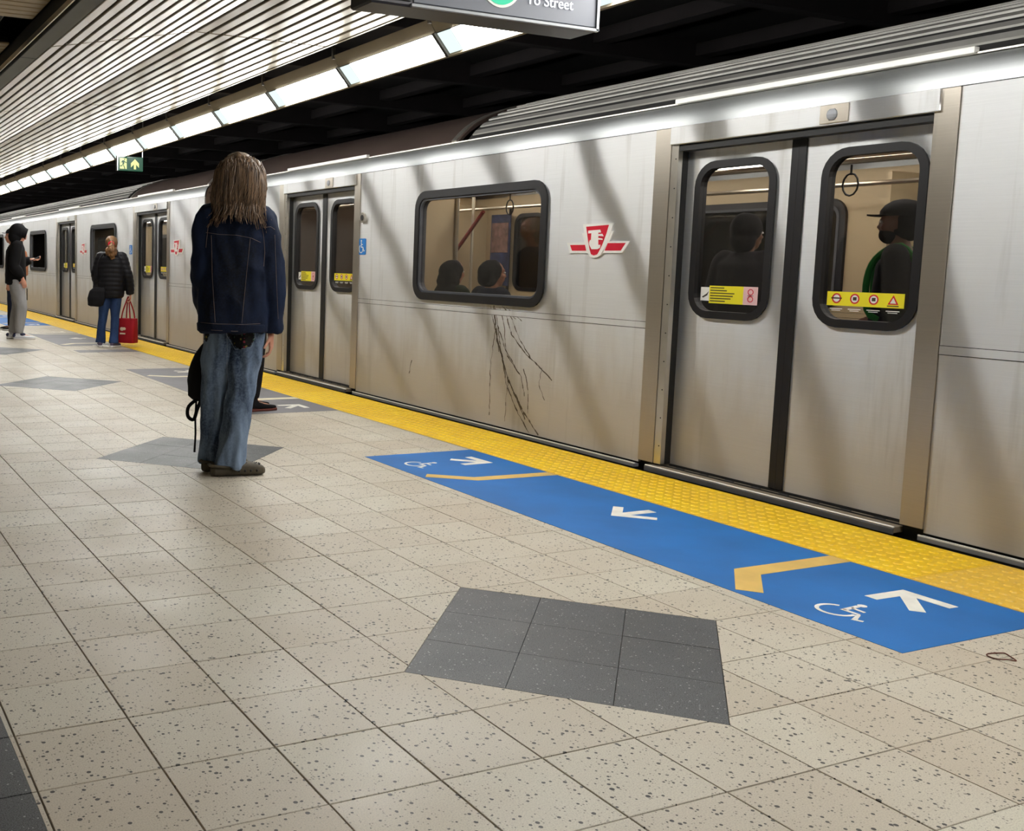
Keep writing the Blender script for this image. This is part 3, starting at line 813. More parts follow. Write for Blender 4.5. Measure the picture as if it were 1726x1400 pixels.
bx('draught_screen', 4.1, 4.75, 3.42, 3.45, .03, 1.9, m=M['cream']); bx('draught_screen', 4.1, 4.75, .42, .45, .03, 1.0, m=M['cream'])
bx('draught_screen', 6.4, 6.98, 6.05, 6.08, .03, 2.0, m=M['cream']); bx('draught_screen', 6.5, 6.98, .42, .45, .03, 2.0, m=M['cream'])
bx('cab_partition', 5.3, 6.98, 6.3, 6.34, .03, 2.1, m=M['cream'])
bx('reflection_board', 6.9, 6.93, -1.7, -.12, 1.28, 2.0, m=plain('reflection_board_green', S(40, 92, 84), .5, 0, .4, 12), bv=.004)  # green board added in place of a reflection in the door glass
for x in (4.85, 6.3):
    MB().tube([(x, -3, 1.90), (x, 7.2, 1.90)], .017).build('grab_rail', M['pole'], car1, True)
for x, y in ((4.75, .50), (4.75, 3.40), (5.55, 1.6), (5.55, 4.3), (5.55, -.9+.2), (4.75, 6.1)):
    MB().tube([(x, y, .03), (x, y, 2.14)], .017).build('grab_pole', M['pole'], car1, True)
MB().tube([(5.5, 4.05, 1.80), (5.5, 5.05, .95)], .02).build('red_grab_pole', M['redpole'], car1, True)
for y in (1.7, 2.2, 2.75, 3.6, -.5): 
    MB().tube([(4.85, y, 1.88), (4.85, y, 1.82)]+[], .006).build('strap', M['black'], car1)
    MB().tube([(4.85, y+.05*math.cos(a*math.pi/6), 1.765+.065*math.sin(a*math.pi/6)) for a in range(12)], .006, closed=True, n=6).build('strap_loop', M['black'], car1, True)
bx('intercom_box', 4.1, 4.2, 3.46, 3.6, 1.1, 1.3, m=M['black'])
# ================================================================== FLOOR MARKINGS, SIGNS, SMALL THINGS
Z1, Z2 = .0014, .0024
def fprism(mb, poly, m, d0=Z1, d1=Z2): 
    a = sum(poly[i][0]*poly[(i+1) % len(poly)][1]-poly[(i+1) % len(poly)][0]*poly[i][1] for i in range(len(poly)))
    mb.prism(poly if a > 0 else poly[::-1], d0, d1, 'z', m)
def stroke(mb, pts, w_, m):
    """flat mitred band along a polyline on the floor"""
    P_ = [Vector(p) for p in pts]; L, R_ = [], []
    for i, p in enumerate(P_):
        a = (P_[i]-P_[i-1]).normalized() if i else (P_[1]-P_[0]).normalized()
        b = (P_[i+1]-P_[i]).normalized() if i < len(P_)-1 else a
        n = Vector((-(a+b).y, (a+b).x)).normalized(); k = w_/2/max(.3, n.dot(Vector((-a.y, a.x))))
        L.append(p+n*k); R_.append(p-n*k)
    for i in range(len(P_)-1): fprism(mb, [tuple(R_[i]), tuple(R_[i+1]), tuple(L[i+1]), tuple(L[i])], m)
def arrow(mb, tip, ang, L, m, w_=.052):
    """arrow with a 45 degree head; ang = heading in degrees from +x"""
    a = math.radians(ang); c, s_ = math.cos(a), math.sin(a)
    def f(u, v): return (tip[0]+u*c-v*s_, tip[1]+u*s_+v*c)
    q = w_/math.sqrt(2); H = .155; h = w_*.52
    pts = [f(0, 0), f(-H, H), f(-H-q, H-q), f(-2*q-h, h), f(-L, h), f(-L, -h), f(-2*q-h, -h), f(-H-q, -H+q), f(-H, -H)]
    fprism(mb, pts, m)
def mat_decal(c, y0, y1, blue, label, far_wheel=True):
    r = empty('floor_decal', (2.92, c, 0), label, 'floor marking', 'boarding guide decals in front of the train doors')
    m, ln, pr = (M['blue'], M['ochre'], M['print']) if blue else (M['grey'], M['palel'], M['print'])
    MB().box(2.505, 3.333, y0, y1, .0002, Z1).build('vinyl_sheet', m, r)
    mb = MB(); stroke(mb, [(3.332, c+.94), (2.79, c+.96), (2.56, c+1.14)], .088, ln); mb.build('guide_line', None, r)
    mb = MB(); stroke(mb, [(3.332, c-.985), (2.775, c-.985), (2.565, c-1.18)], .100, ln); mb.build('guide_line', None, r)
    mb = MB(); arrow(mb, (3.19, c+1.345), -42, .27, pr); mb.build('arrow', None, r)
    mb = MB(); arrow(mb, (3.17, c-1.385), 44, .285, pr); mb.build('arrow', None, r)
    mb = MB(); arrow(mb, (2.92, c-.02), 180, .275, pr); mb.build('arrow', None, r)
    if blue:
        for yc in (c+1.445, c-1.48):
            mb = MB()
            def f(b, poly, m_, d0, d1): fprism(b, [(2.612+v*.232, yc+.115-u*.235) for u, v in poly], m_)
            isa(mb, f, pr, 0, 0); mb.build('wheelchair_symbol', None, r)
    return r
mat_decal(-.755, -2.598, 1.035, True, 'blue boarding mat with wheelchair symbols nearest the camera')
mat_decal(4.80, 2.98, 6.62, False, 'grey boarding mat partly hidden behind the man in the denim jacket')
r3 = mat_decal(11.3, 9.88, 12.45, False, 'grey boarding mat beside the feet of the woman with the red bag')
g4 = empty('floor_decal', (2.92, 8.95, 0), 'thin dark grey floor strip just before the woman with the red bag', 'floor marking', 'boarding guide decals in front of the train doors')
MB().box(2.505, 3.333, 8.82, 9.18, .0002, Z1).build('vinyl_sheet', M['grey'], g4)
mat_decal(16.3, 14.5, 18.1, True, 'far blue boarding mat behind the legs of the hooded man')

def text_mesh(txt, size, depth=.002):
    cu = bpy.data.curves.new('lettering', 'FONT'); cu.body = txt; cu.size = size; cu.extrude = depth; cu.space_character = 1.0; cu.resolution_u = 4
    o = bpy.data.objects.new('lettering', cu); COL.objects.link(o)
    dg = bpy.context.evaluated_depsgraph_get(); me = bpy.data.meshes.new_from_object(o.evaluated_get(dg))
    bpy.data.objects.remove(o); return me
# hanging sign over the platform
SX0, SX1, SY0, SY1, SZ = 1.344, 2.504, -.970, -.790, 2.301
sg = empty('hanging_sign', ((SX0+SX1)/2, SY0, SZ), 'black backlit direction sign hanging over the platform, cut by the top edge', 'sign')
def PY_(poly, y0, y1, m, nm, par): mb = MB(); mb.prism(poly[::-1], y0, y1, 'y', m); return mb.build(nm, None, par)
MB().box(SX0, SX1, SY0+.006, SY1, SZ, SZ+.37, None, .008).build('sign_box', M['signbody'], sg)
MB().box(SX0+.198, SX1-.012, SY0, SY0+.008, SZ+.018, SZ+.355, None, .002).build('sign_face', M['signface'], sg)
MB().box(SX0, SX0+.184, SY0-.004, SY0+.008, SZ+.02, SZ+.355, None, .003).build('end_panel', M['signbody'], sg)
MB().box(SX0+.184, SX1, SY0-.008, SY0+.006, SZ-.002, SZ+.014, None, .003).build('face_frame', M['rail'], sg)
MB().box(SX1-.012, SX1+.002, SY0-.008, SY0+.006, SZ+.0, SZ+.37, None, .003).build('face_frame', M['rail'], sg)
for x in (SX0+.2, SX1-.2): MB().tube([(x, -.88, SZ+.36), (x, -.88, 2.80)], .012).build('hanger_rod', M['signbody'], sg)
sg['_w'] = sg['_w']
cx, cz = 1.970, SZ+.155
mb = MB(); mb.prism([(cx+.109*math.cos(a*math.pi/24), cz+.109*math.sin(a*math.pi/24)) for a in range(48)][::-1], SY0-.003, SY0, 'y', M['white']); mb.build('disc_rim', None, sg)
mb = MB(); mb.prism([(cx+.0975*math.cos(a*math.pi/24), cz+.0975*math.sin(a*math.pi/24)) for a in range(48)][::-1], SY0-.005, SY0-.003, 'y', M['signgreen']); mb.build('green_disc', None, sg)
mb = MB(); mb.box(1.597, 1.814, SY0-.003, SY0, SZ+.066, SZ+.276, M['white'], .0); mb.box(1.606, 1.805, SY0-.005, SY0-.003, SZ+.075, SZ+.267, M['signcyan']); mb.build('blue_panel', None, sg)
for txt, dx in (('To', 0.), ('Street', .0935)):
    tm_ = text_mesh(txt, .0645); tm_.materials.clear(); tm_.materials.append(M['signtext'])
    o = bpy.data.objects.new('lettering', tm_); COL.objects.link(o); o.parent = sg
    o.rotation_euler = (math.pi/2, 0, 0); o.location = Vector((2.106+dx, SY0-.003, SZ+.078))-Vector(sg['_w'])
# green running-man exit sign
ex = empty('exit_sign', (3.005, 8.2, 2.373), 'small green running-man exit sign with an up arrow under the light row', 'sign')
EX0, EX1, EY, EZ, EK = 2.84, 3.174, 8.2, 2.373, .878
MB().box(EX0, EX1, EY, EY+.035, EZ, EZ+.176, None, .004).build('sign_plate', M['exitgreen'], ex)
MB().box(EX0-.009, EX0+.004, EY-.009, EY+.044, EZ-.004, EZ+.18).build('end_cap', M['rail'], ex)
MB().tube([(EX1, EY+.018, EZ+.158), (EX1, EY+.018, 3.45)], .0055).build('hanger_rod', M['rail'], ex)
MB().tube([(EX0+.05, EY+.018, EZ+.167), (EX0+.05, EY+.018, 2.60)], .0055).build('hanger_rod', M['rail'], ex)
mb = MB(); mb.box(EX0+.031, EX0+.119, EY-.003, EY, EZ+.022, EZ+.154, M['exitpale'])
def ep(poly): mb.prism([(EX0+.031+x*.088, EZ+.022+z*.132) for x, z in poly][::-1], EY-.006, EY-.003, 'y', M['exitgreen'])
ep([(.60, .84), (.74, .84), (.74, .96), (.60, .96)]); ep([(.30, .78), (.66, .82), (.62, .44), (.40, .42)]); ep([(.62, .74), (.98, .62), (.98, .55), (.60, .64)])
ep([(.30, .78), (.16, .58), (.24, .56), (.40, .70)]); ep([(.40, .44), (.34, .22), (.0, .22), (.0, .30), (.26, .32), (.32, .46)]); ep([(.50, .46), (.72, .16), (.78, .0), (.66, .0), (.56, .18), (.42, .42)])
mb.build('running_figure', None, ex)
mb = MB()
def ap(poly): mb.prism([(EX0+.228+x*EK, EZ+.088+z*EK) for x, z in poly][::-1], EY-.004, EY, 'y', M['exitpale'])
ap([(-.016, .03), (.016, .03), (.016, -.075), (-.016, -.075)]); ap([(0, .07), (-.06, .01), (-.06, -.05), (0, .012)]); ap([(0, .07), (0, .012), (.06, -.05), (.06, .01)])
mb.build('up_arrow', None, ex)
# brown hair elastic on the tiles
pts = [(2.786+.036*math.cos(a)*1.0+.008*math.sin(2*a), -2.745+.034*math.sin(a)+.006*math.cos(a*3), .0026+.0012*math.sin(a*2)) for a in [i*math.pi/16 for i in range(32)]]
o = MB().tube(pts, .0022, None, 6, True).build('hair_elastic', plain('brown_elastic', S(92, 44, 32), .7), None, True)
tag(o, 'thin brown hair elastic lying on the tiles at the right edge', 'hair elastic')
# ================================================================== PEOPLE
from mathutils import noise as N_
def organic(mb, name, voxel, m, it=3, fold=0., fs=(9, 9, 4), parent=None, seed=0, label=None, ridge=False):
    """fuse overlapping closed pieces into one continuous surface, optionally with cloth folds"""
    me = mb.mesh('tmp'); o = bpy.data.objects.new('tmp', me); COL.objects.link(o)
    r = o.modifiers.new('r', 'REMESH'); r.mode = 'VOXEL'; r.voxel_size = voxel; r.use_smooth_shade = True
    s = o.modifiers.new('s', 'SMOOTH'); s.factor = .6; s.iterations = it
    dg = bpy.context.evaluated_depsgraph_get(); dg.update()
    out = bpy.data.meshes.new_from_object(o.evaluated_get(dg)); bpy.data.objects.remove(o); bpy.data.meshes.remove(me)
    if fold:
        ns = [v.normal.copy() for v in out.vertices]
        for v, n in zip(out.vertices, ns):
            p = Vector((v.co.x*fs[0]+seed, v.co.y*fs[1], v.co.z*fs[2]))
            a = N_.noise(p); 
            if ridge: a = (1-abs(a)*2.2)*.6
            v.co += n*(a+.4*N_.noise(p*2.3))*fold
    out.name = name; out.materials.clear(); out.materials.append(m)
    out.polygons.foreach_set('use_smooth', [True]*len(out.polygons)); out.update()
    return out
def place(name, me, root, label=None):
    """a part modelled in the person's own frame (facing +y, right hand +x)"""
    o = bpy.data.objects.new(name, me); COL.objects.link(o); o.parent = root
    if label: o['label'] = label
    return o
def rings_z(rs, n=24, pw=2.2):
    """rs: (z, cx, cy, rx, ry) horizontal superellipse rings, bottom to top"""
    out = []
    for z, cx, cy, rx, ry in rs:
        L = []
        for i in range(n):
            a = 2*math.pi*i/n; c, s = math.cos(a), math.sin(a)
            L.append((cx+rx*math.copysign(abs(c)**(2/pw), c), cy+ry*math.copysign(abs(s)**(2/pw), s), z))
        out.append(L)
    return out
def path(pts, rad, k=4):
    """smooth a joint chain so that it bends instead of kinking"""
    P_ = [Vector(p) for p in pts]; P2, R2 = [], []
    for i in range(len(P_)-1):
        for j in range(k):
            t = j/k; p0 = P_[max(0, i-1)]; p1 = P_[i]; p2 = P_[i+1]; p3 = P_[min(len(P_)-1, i+2)]
            P2.append(.5*((2*p1)+(p2-p0)*t+(2*p0-5*p1+4*p2-p3)*t*t+(3*p1-p0-3*p2+p3)*t**3)); R2.append(rad[i]*(1-t)+rad[i+1]*t)
    return P2+[P_[-1]], R2+[rad[-1]]
def limb(mb, pts, rad, n=14):
    p, r = path(pts, rad); mb.tube(p, r, None, n)
    mb.ell(p[0], r[0], r[0], r[0], None, 12, 7); mb.ell(p[-1], r[-1], r[-1], r[-1], None, 12, 7)
def hand(mb, W, d, nrm, side, curl=.5, s=1.):
    W, d, nrm = Vector(W), Vector(d).normalized(), Vector(nrm); nrm = (nrm-d*nrm.dot(d)).normalized()
    a = d.cross(nrm)*side     # towards the thumb
    rg = []
    for t, w_, th in ((-.03, .026, .022), (0, .030, .020), (.03, .040, .017), (.065, .043, .015), (.092, .040, .012)):
        L = []
        for i in range(12):
            q = 2*math.pi*i/12; L.append(W+(d*t+a*math.cos(q)*w_+nrm*math.sin(q)*th)*s)
        rg.append(L)
    mb.loft(rg)
    for k, (off, L) in enumerate(((.029, .074), (.010, .083), (-.010, .077), (-.029, .060))):
        p = W+(d*.085+a*off)*s; ang = curl*.45; pts = [W+(d*.06+a*off*.9)*s, p]
        for f in (.45, .31, .26):
            dr = d*math.cos(ang)+nrm*math.sin(ang); p = p+dr*L*f*s; pts.append(p); ang += curl*.75
        mb.tube(pts, [.0095*s, .0092*s, .0085*s, .0080*s, .0068*s], None, 8)
    p = W+(d*.022+a*.030)*s; pts = [W+(d*.01+a*.015)*s, p]; dr = (d*.55+a*.75+nrm*.25).normalized()
    for f in (.036, .030, .024): p = p+dr*f*s; pts.append(p); dr = (dr+(d*.3-a*.2+nrm*.25)*curl).normalized()
    mb.tube(pts, [.0125*s, .0125*s, .0105*s, .0095*s, .008*s], None, 8)
def head(mb, c, s, turn=0., nod=0.):
    """skull, jaw, nose, brow, lips and ears; c = head centre, turn in radians to the right"""
    R_ = Matrix.Rotation(-turn, 3, 'Z') @ Matrix.Rotation(-nod, 3, 'X'); c = Vector(c)
    def E_(x, y, z, rx, ry, rz, n=16, k=12):
        t = MB(); t.ell((0, 0, 0), rx*s, ry*s, rz*s, None, n, k)
        mb.add([c+R_@(Vector(v)+Vector((x, y, z))*s) for v in t.v], t.f)
    E_(0, -.012, .028, .076, .098, .092); E_(0, .022, -.018, .064, .070, .082); E_(0, .046, -.078, .036, .036, .034); E_(0, .012, -.060, .054, .060, .045)
    E_(0, .098, -.018, .012, .018, .016); E_(0, .092, .006, .008, .014, .028); E_(0, .080, .034, .050, .016, .012)
    E_(0, .088, -.050, .024, .012, .006); E_(0, .086, -.060, .021, .012, .007)
    for sd in (-1, 1):
        E_(.076*sd, -.004, -.006, .011, .020, .032, 10, 8); E_(.040*sd, .066, -.020, .022, .022, .020)
    return c, R_
def face_parts(root, c, R_, s, skin):
    for sd in (-1, 1):
        t = MB(); t.ell((0, 0, 0), .0135*s, .010*s, .0085*s, None, 12, 8)
        t.v = [tuple(c+R_@(Vector(v)+Vector((.031*sd, .085, .014))*s)) for v in t.v]; place('eye', t.build_mesh('eye', M['white']), root)
        t = MB(); t.ell((0, 0, 0), .006*s, .004*s, .006*s, None, 10, 6)
        t.v = [tuple(c+R_@(Vector(v)+Vector((.031*sd, .0935, .014))*s)) for v in t.v]; place('iris', t.build_mesh('iris', M['ink']), root)
def _bm(s, name, m): s.mats = [m]; s.mi = [0]*len(s.f); return s.mesh(name, True)
MB.build_mesh = _bm
def skin(name, c): 
    t = NT(name).set(.55); p = t.pos(obj=True); t.col(t.ramp(t.noise(p, 14), [(.35, tuple(x*.86 for x in c[:3])+(1,)), (.65, c)])); t.b.inputs['Subsurface Weight'].default_value = .08; return t.m
def cloth(name, c, var=.18, sc=5, bs=500, bump=.12, rough=.88, warp=(1, 1, .35)):
    t = NT(name).set(rough, 0, .2); p = t.pos(warp, True)
    d = tuple(x*(1-var) for x in c[:3])+(1,); l_ = tuple(min(1, x*(1+var)) for x in c[:3])+(1,)
    t.col(t.ramp(t.noise(p, sc, 5, .6), [(.32, d), (.68, l_)])); t.bump(t.noise(t.pos(obj=True), bs, 2), bump, .0015); return t.m
def body(root, s, sk, J, hc, turn=0, nod=0, voxel=.007, hands=True, curl=(.5, .5), palms=None, wd=None):
    """one continuous body: J holds the joints (metres, person frame)"""
    mb = MB(); pel, nk = Vector(J['pelvis']), Vector(J['neck'])
    up = (nk-pel); 
    rg = []
    for t, rx, ry in ((-.06, .125, .09), (.0, .15, .10), (.2, .125, .088), (.45, .120, .088), (.7, .145, .10), (.88, .15, .09), (.97, .09, .07), (1.02, .055, .055)):
        c = pel+up*t; rg.append([(c.x+rx*s*.93*math.cos(a), c.y+ry*s*.9*math.sin(a), c.z) for a in [i*math.pi/10 for i in range(20)]])
    mb.loft(rg); limb(mb, [nk-Vector((0, 0, .05*s)), Vector(hc)+Vector((0, -.01, -.04))*s], [.056*s, .054*s])
    c, R_ = head(mb, hc, s, turn, nod)
    for k, sd in (('R', 1), ('L', -1)):
        sh, el, wr = J['sh'+k], J['el'+k], J['wr'+k]
        limb(mb, [sh, el], [.046*s, .037*s]); limb(mb, [el, Vector(el).lerp(Vector(wr), .35), wr], [.037*s, .038*s, .025*s])
        if hands:
            d = (Vector(wr)-Vector(el)); d = Vector(wd[k]) if wd and k in wd else d
            n = Vector(palms[k]) if palms and k in palms else Vector((-sd, 0, 0))
            hand(mb, Vector(wr)+d.normalized()*.012, d, n, -1 if sd > 0 else 1, curl[0 if sd > 0 else 1], s*.98)
        hp, kn, an = J['hp'+k], J['kn'+k], J['an'+k]
        limb(mb, [hp, Vector(hp).lerp(Vector(kn), .5), kn], [.078*s, .066*s, .050*s]); limb(mb, [kn, Vector(kn).lerp(Vector(an), .3), an], [.049*s, .050*s, .033*s])
        t = Vector(J.get('toe'+k, Vector(an)+Vector((0, .16, -.05)))); limb(mb, [Vector(an)+Vector((0, 0, -.02)), t], [.034*s, .024*s])
    place('body', organic(mb, 'body', voxel, sk, 2), root); face_parts(root, c, R_, s, sk)
    return c, R_
def stand(s, lean=0, feet=((.095, 0), (-.095, 0)), fy=((0, 1), (0, 1)), arms=None, hipx=0., shx=0.):
    """default standing joints for stature 1.75*s"""
    J = dict(pelvis=(hipx, 0, .94*s), neck=(shx, -.01+lean, 1.48*s))
    for i, (k, sd) in enumerate((('R', 1), ('L', -1))):
        J['sh'+k] = (shx+.165*sd*s, lean, 1.42*s); J['el'+k] = (shx+.215*sd*s, lean-.03, 1.12*s); J['wr'+k] = (shx+.22*sd*s, lean+.03, .86*s)
        f = feet[i]; J['hp'+k] = (hipx+.085*sd*s, 0, .90*s); J['an'+k] = (f[0], f[1], .085*s)
        J['kn'+k] = ((hipx+.085*sd*s+f[0])/2, f[1]*.5+.015, .49*s); t = fy[i]; J['toe'+k] = (f[0]+t[0]*.15, f[1]+t[1]*.15, .035*s)
    if arms: J.update(arms)
    return J
def trousers(root, J, s, m, r=(.098, .085, .078, .072), hem=.05, waist=None, fold=.008, voxel=.011, fs=(10, 10, 5), seed=3., name='trousers', ridge=False):
    mb = MB(); p = J['pelvis']; wz = waist or p[2]+.12*s
    mb.loft(rings_z([(p[2]-.10*s, p[0], p[1]-.005, .148*s, .112*s), (p[2]-.02*s, p[0], p[1]-.01, .160*s, .124*s), (p[2]+.06*s, p[0], p[1], .152*s, .112*s), (wz, p[0], p[1], .145*s, .10*s)]))
    for k in 'RL':
        hp, kn, an = Vector(J['hp'+k]), Vector(J['kn'+k]), Vector(J['an'+k]); e = Vector((an.x, an.y, hem+r[3]*.2))
        pts, rad = path([hp+Vector((0, 0, .02)), hp.lerp(kn, .5), kn, kn.lerp(e, .5), e], [r[0]*1.05*s, r[0]*.98*s, r[1]*s, r[2]*s, r[3]*s]); mb.tube(pts, rad, None, 18)
    me = organic(mb, name, voxel, m, 3, fold, fs, None, seed, None, ridge); return place(name, me, root), me
def top(root, J, s, m, rs, arm=(.078, .068, .058), fold=.008, voxel=.011, collar=None, name='jacket', seed=1., fs=(8, 8, 5), cuff=.02, ridge=False):
    mb = MB(); mb.loft(rings_z(rs, 28, 2.4))
    for k in 'RL':
        sh, el, wr = Vector(J['sh'+k]), Vector(J['el'+k]), Vector(J['wr'+k]); e = wr-(wr-el).normalized()*cuff
        pts, rad = path([sh.lerp(Vector(J['neck']), .35)-Vector((0, 0, .02)), sh, sh.lerp(el, .55), el, el.lerp(e, .5), e], [arm[0]*.85*s, arm[0]*s, arm[0]*.97*s, arm[1]*1.02*s, arm[1]*s, arm[2]*s]); mb.tube(pts, rad, None, 18)
        mb.ell(sh, arm[0]*.99*s, arm[0]*.95*s, arm[0]*.95*s, None, 14, 9)
    if collar: mb.loft(rings_z(collar, 24, 2.0))
    me = organic(mb, name, voxel, m, 3, fold, fs, None, seed, None, ridge); return place(name, me, root), me
def shoe(root, an, d, s, m, sole, name='shoe', L=.28, label=None, high=.0):
    d = Vector((d[0], d[1], 0)).normalized(); a = Vector((-d.y, d.x, 0)); b = Vector((an[0], an[1], 0))-d*.07*s; t = MB()
    def rg(u, w_, z0, z1, pw=2.6):
        L_ = []
        for i in range(16):
            q = 2*math.pi*i/16; c, s_ = math.cos(q), math.sin(q)
            L_.append(b+d*u*s+a*math.copysign(abs(c)**(2/pw), c)*w_*s+Vector((0, 0, (z0+z1)/2+math.copysign(abs(s_)**(2/pw), s_)*(z1-z0)/2))*1)
        return L_
    h = .085+high
    t.loft([rg(-.005, .020, .02, h*.7), rg(.01, .033, .015, h), rg(.06, .036, .015, h+.01), rg(.11, .037, .015, .082), rg(.17, .042, .015, .062), rg(.23, .042, .015, .052), rg(L-.012, .030, .018, .044), rg(L, .014, .022, .036)])
    t.tube([b+d*.06*s+Vector((0, 0, .05)), b+d*.065*s+Vector((0, 0, .10+high))], .037*s, None, 12)
    o = place(name, organic(t, name, .006, m, 2), root, label)
    t = MB(); t.loft([rg(-.012, .018, 0, .024, 4), rg(.0, .036, 0, .026, 4), rg(.06, .039, 0, .026, 4), rg(.12, .039, 0, .022, 4), rg(.18, .046, 0, .022, 4), rg(.235, .045, 0, .022, 4), rg(L-.005, .032, 0, .024, 4), rg(L+.008, .012, .004, .022, 4)])
    s_ = place('sole', t.build_mesh('sole', sole), root); s_.parent = o
    return o
def person(loc, ang, label):
    """ang: heading in degrees clockwise from +y"""
    r = empty('person', loc, label, 'person'); r.rotation_euler = (0, 0, math.radians(-ang)); return r
def on_surface(bvh, o, d):
    h = bvh.ray_cast(Vector(o), Vector(d).normalized(), 3.)
    return (h[0], h[1]) if h[0] else (None, None)
def seam(root, bvh, pts, m, r=.0012, d=(0, 1, 0), name='stitching', lift=.0012, step=.012):
    """a raised thread laid on the cloth: pts (x,z), thrown onto the surface along d"""
    out = []; P_ = [Vector((p[0], 0, p[1])) for p in pts]
    for i in range(len(P_)-1):
        n = max(1, int((P_[i+1]-P_[i]).length/step))
        for k in range(n+(i == len(P_)-2)):
            q = P_[i].lerp(P_[i+1], k/n); o = q-Vector(d).normalized()*1.2; h, nn = on_surface(bvh, o, d)
            if h: out.append(h+nn*lift)
    if len(out) > 1: place(name, MBt(out, r, m), root)
def MBt(pts, r, m, n=6):
    t = MB(); t.tube(pts, r, None, n); return t.build_mesh('thread', m)
def bvh_of(me): return BVHTree.FromPolygons([v.co.copy() for v in me.vertices], [tuple(p.vertices) for p in me.polygons])
def hair_mat(name, a, b):
    t = NT(name).set(.5, 0, .4); p = t.pos((60, 60, 3), True); t.col(t.ramp(t.noise(p, 1.5, 4, .6), [(.35, a), (.6, b), (.78, tuple(min(1, x*1.6) for x in b[:3])+(1,))])); return t.m
def strands(bvh_c, root, m, starts, length, r=.004, wave=.012, seed=1, out=.006, name='hair_strands'):
    """locks that start on the scalp volume and fall along it"""
    rnd = random.Random(seed); t = MB()
    for (p, n, L) in starts:
        pts = []; q = p.copy(); ph = rnd.random()*6; k = 9
        for i in range(k):
            f = i/(k-1); z = p.z-L*f
            # follow the volume: nearest surface point at this height
            h = bvh_c.find_nearest(Vector((q.x, q.y, z)))
            if h[0] is None: break
            w_ = Vector((math.sin(ph+f*7), math.cos(ph+f*6), 0))*wave*f
            q = Vector((h[0].x, h[0].y, z if abs(h[0].z-z) < .05 else h[0].z))+h[1]*out+w_; pts.append(q)
        if len(pts) > 3: t.tube(pts, [r*(1-.75*abs(i/(len(pts)-1)-.25)) for i in range(len(pts))], None, 5)
    return place(name, t.build_mesh(name, m), root)

M['skin'] = skin('fair_skin', S(206, 148, 124)); M['skin2'] = skin('warm_skin', S(176, 122, 96)); M['skin3'] = skin('brown_skin', S(120, 80, 60))
M['blackcloth'] = cloth('black_cloth', S(20, 19, 22)); M['darkcloth'] = cloth('charcoal_cloth', S(34, 33, 38)); M['navy'] = cloth('navy_cloth', S(26, 30, 48))

# ---------------------------------------------- man in the denim jacket, back to the camera
def denim(name, base, lite, sc=3.2):
    t = NT(name).set(.85, 0, .2); p = t.pos((1, 1, .35), True)
    f = t.noise(p, sc, 6, .65); g = t.noise(t.pos((1, 1, 1), True), 90, 3)
    c = t.ramp(f, [(.36, base), (.66, lite)]); c = t.mix(t.ramp(g, [(.4, (0, 0, 0)), (.7, (.35, .35, .35))]), c, lite)
    t.col(c); t.bump(t.noise(t.pos(obj=True), 420, 2), .2, .002); return t.m
M['denim'] = denim('indigo_denim', S(8, 11, 20), S(24, 36, 62)); M['jeans'] = denim('washed_denim', S(44, 56, 76), S(124, 142, 166), 5)
M['thread'] = plain('tan_thread', S(112, 100, 96), .8); M['jthread'] = plain('pale_thread', S(150, 160, 176), .8)
man = person((1.497, .817, 0), 22.2, 'man with long brown hair in a dark denim jacket, standing with his back turned')
ms = 1.04
J = dict(pelvis=(-.008, .0, .96), neck=(-.005, .01, 1.565),
    shR=(.150, 0, 1.475), elR=(.198, -.03, 1.16), wrR=(.206, .035, .845), shL=(-.165, 0, 1.475), elL=(-.178, -.01, 1.17), wrL=(-.165, .16, .93),
    hpR=(.078, 0, .90), knR=(.036, -.02, .49), anR=(-.020, -.065, .09), toeR=(.12, -.02, .035), hpL=(-.085, .0, .90), knL=(-.112, .05, .49), anL=(-.122, .085, .09), toeL=(-.06, .18, .035))
hc = (.012, .02, 1.735)
body(man, ms, M['skin'], J, hc, turn=.45, voxel=.006, curl=(.75, 1.3), palms={'R': (-.75, .1, .2), 'L': (.9, .2, 0)}, wd={'R': (.05, .02, -1), 'L': (-.05, .25, -1)})
jr, jme = trousers(man, J, ms, M['jeans'], (.088, .070, .070, .074), hem=.035, fold=.024, voxel=.009, fs=(13, 13, 3.0), seed=7.3, name='jeans', ridge=True)
jk = [(.845, -.018, -.012, .192, .158), (.875, -.018, -.012, .200, .162), (1.0, -.015, -.008, .205, .158), (1.2, -.008, 0, .205, .142), (1.36, -.008, 0, .205, .132), (1.45, -.008, 0, .190, .118), (1.52, -.006, .0, .140, .095), (1.57, -.004, .0, .085, .08)]
_, dme = top(man, J, ms, M['denim'], jk, (.080, .074, .060), fold=.020, voxel=.009, collar=[(1.52, -.002, .005, .098, .088), (1.58, 0, .0, .085, .082), (1.618, 0, -.006, .088, .085)], name='denim_jacket', cuff=.0, seed=4., ridge=True)
B = bvh_of(dme)
seam(man, B, [(-.175, 1.405), (-.10, 1.395), (0, 1.392), (.08, 1.378), (.135, 1.355)], M['thread'])
seam(man, B, [(-.145, 1.39), (-.135, 1.15), (-.115, .90)], M['thread']); seam(man, B, [(.075, 1.375), (.055, 1.15), (.035, .90)], M['thread'])
seam(man, B, [(-.20, .895), (-.1, .892), (.05, .892), (.14, .895)], M['thread']); seam(man, B, [(-.20, .858), (0, .853), (.14, .858)], M['thread'])
seam(man, B, [(.128, 1.50), (.150, 1.40), (.160, 1.30), (.155, 1.22)], M['thread'], .0014); seam(man, B, [(.215, 1.40), (.225, 1.20), (.235, 1.05), (.245, .92)], M['thread'], .0012)
seam(man, B, [(.15, 1.44), (.19, 1.445), (.215, 1.43)], M['thread']); seam(man, B, [(-.13, 1.52), (-.165, 1.43), (-.175, 1.32)], M['thread'], .0013)
mb = MB()
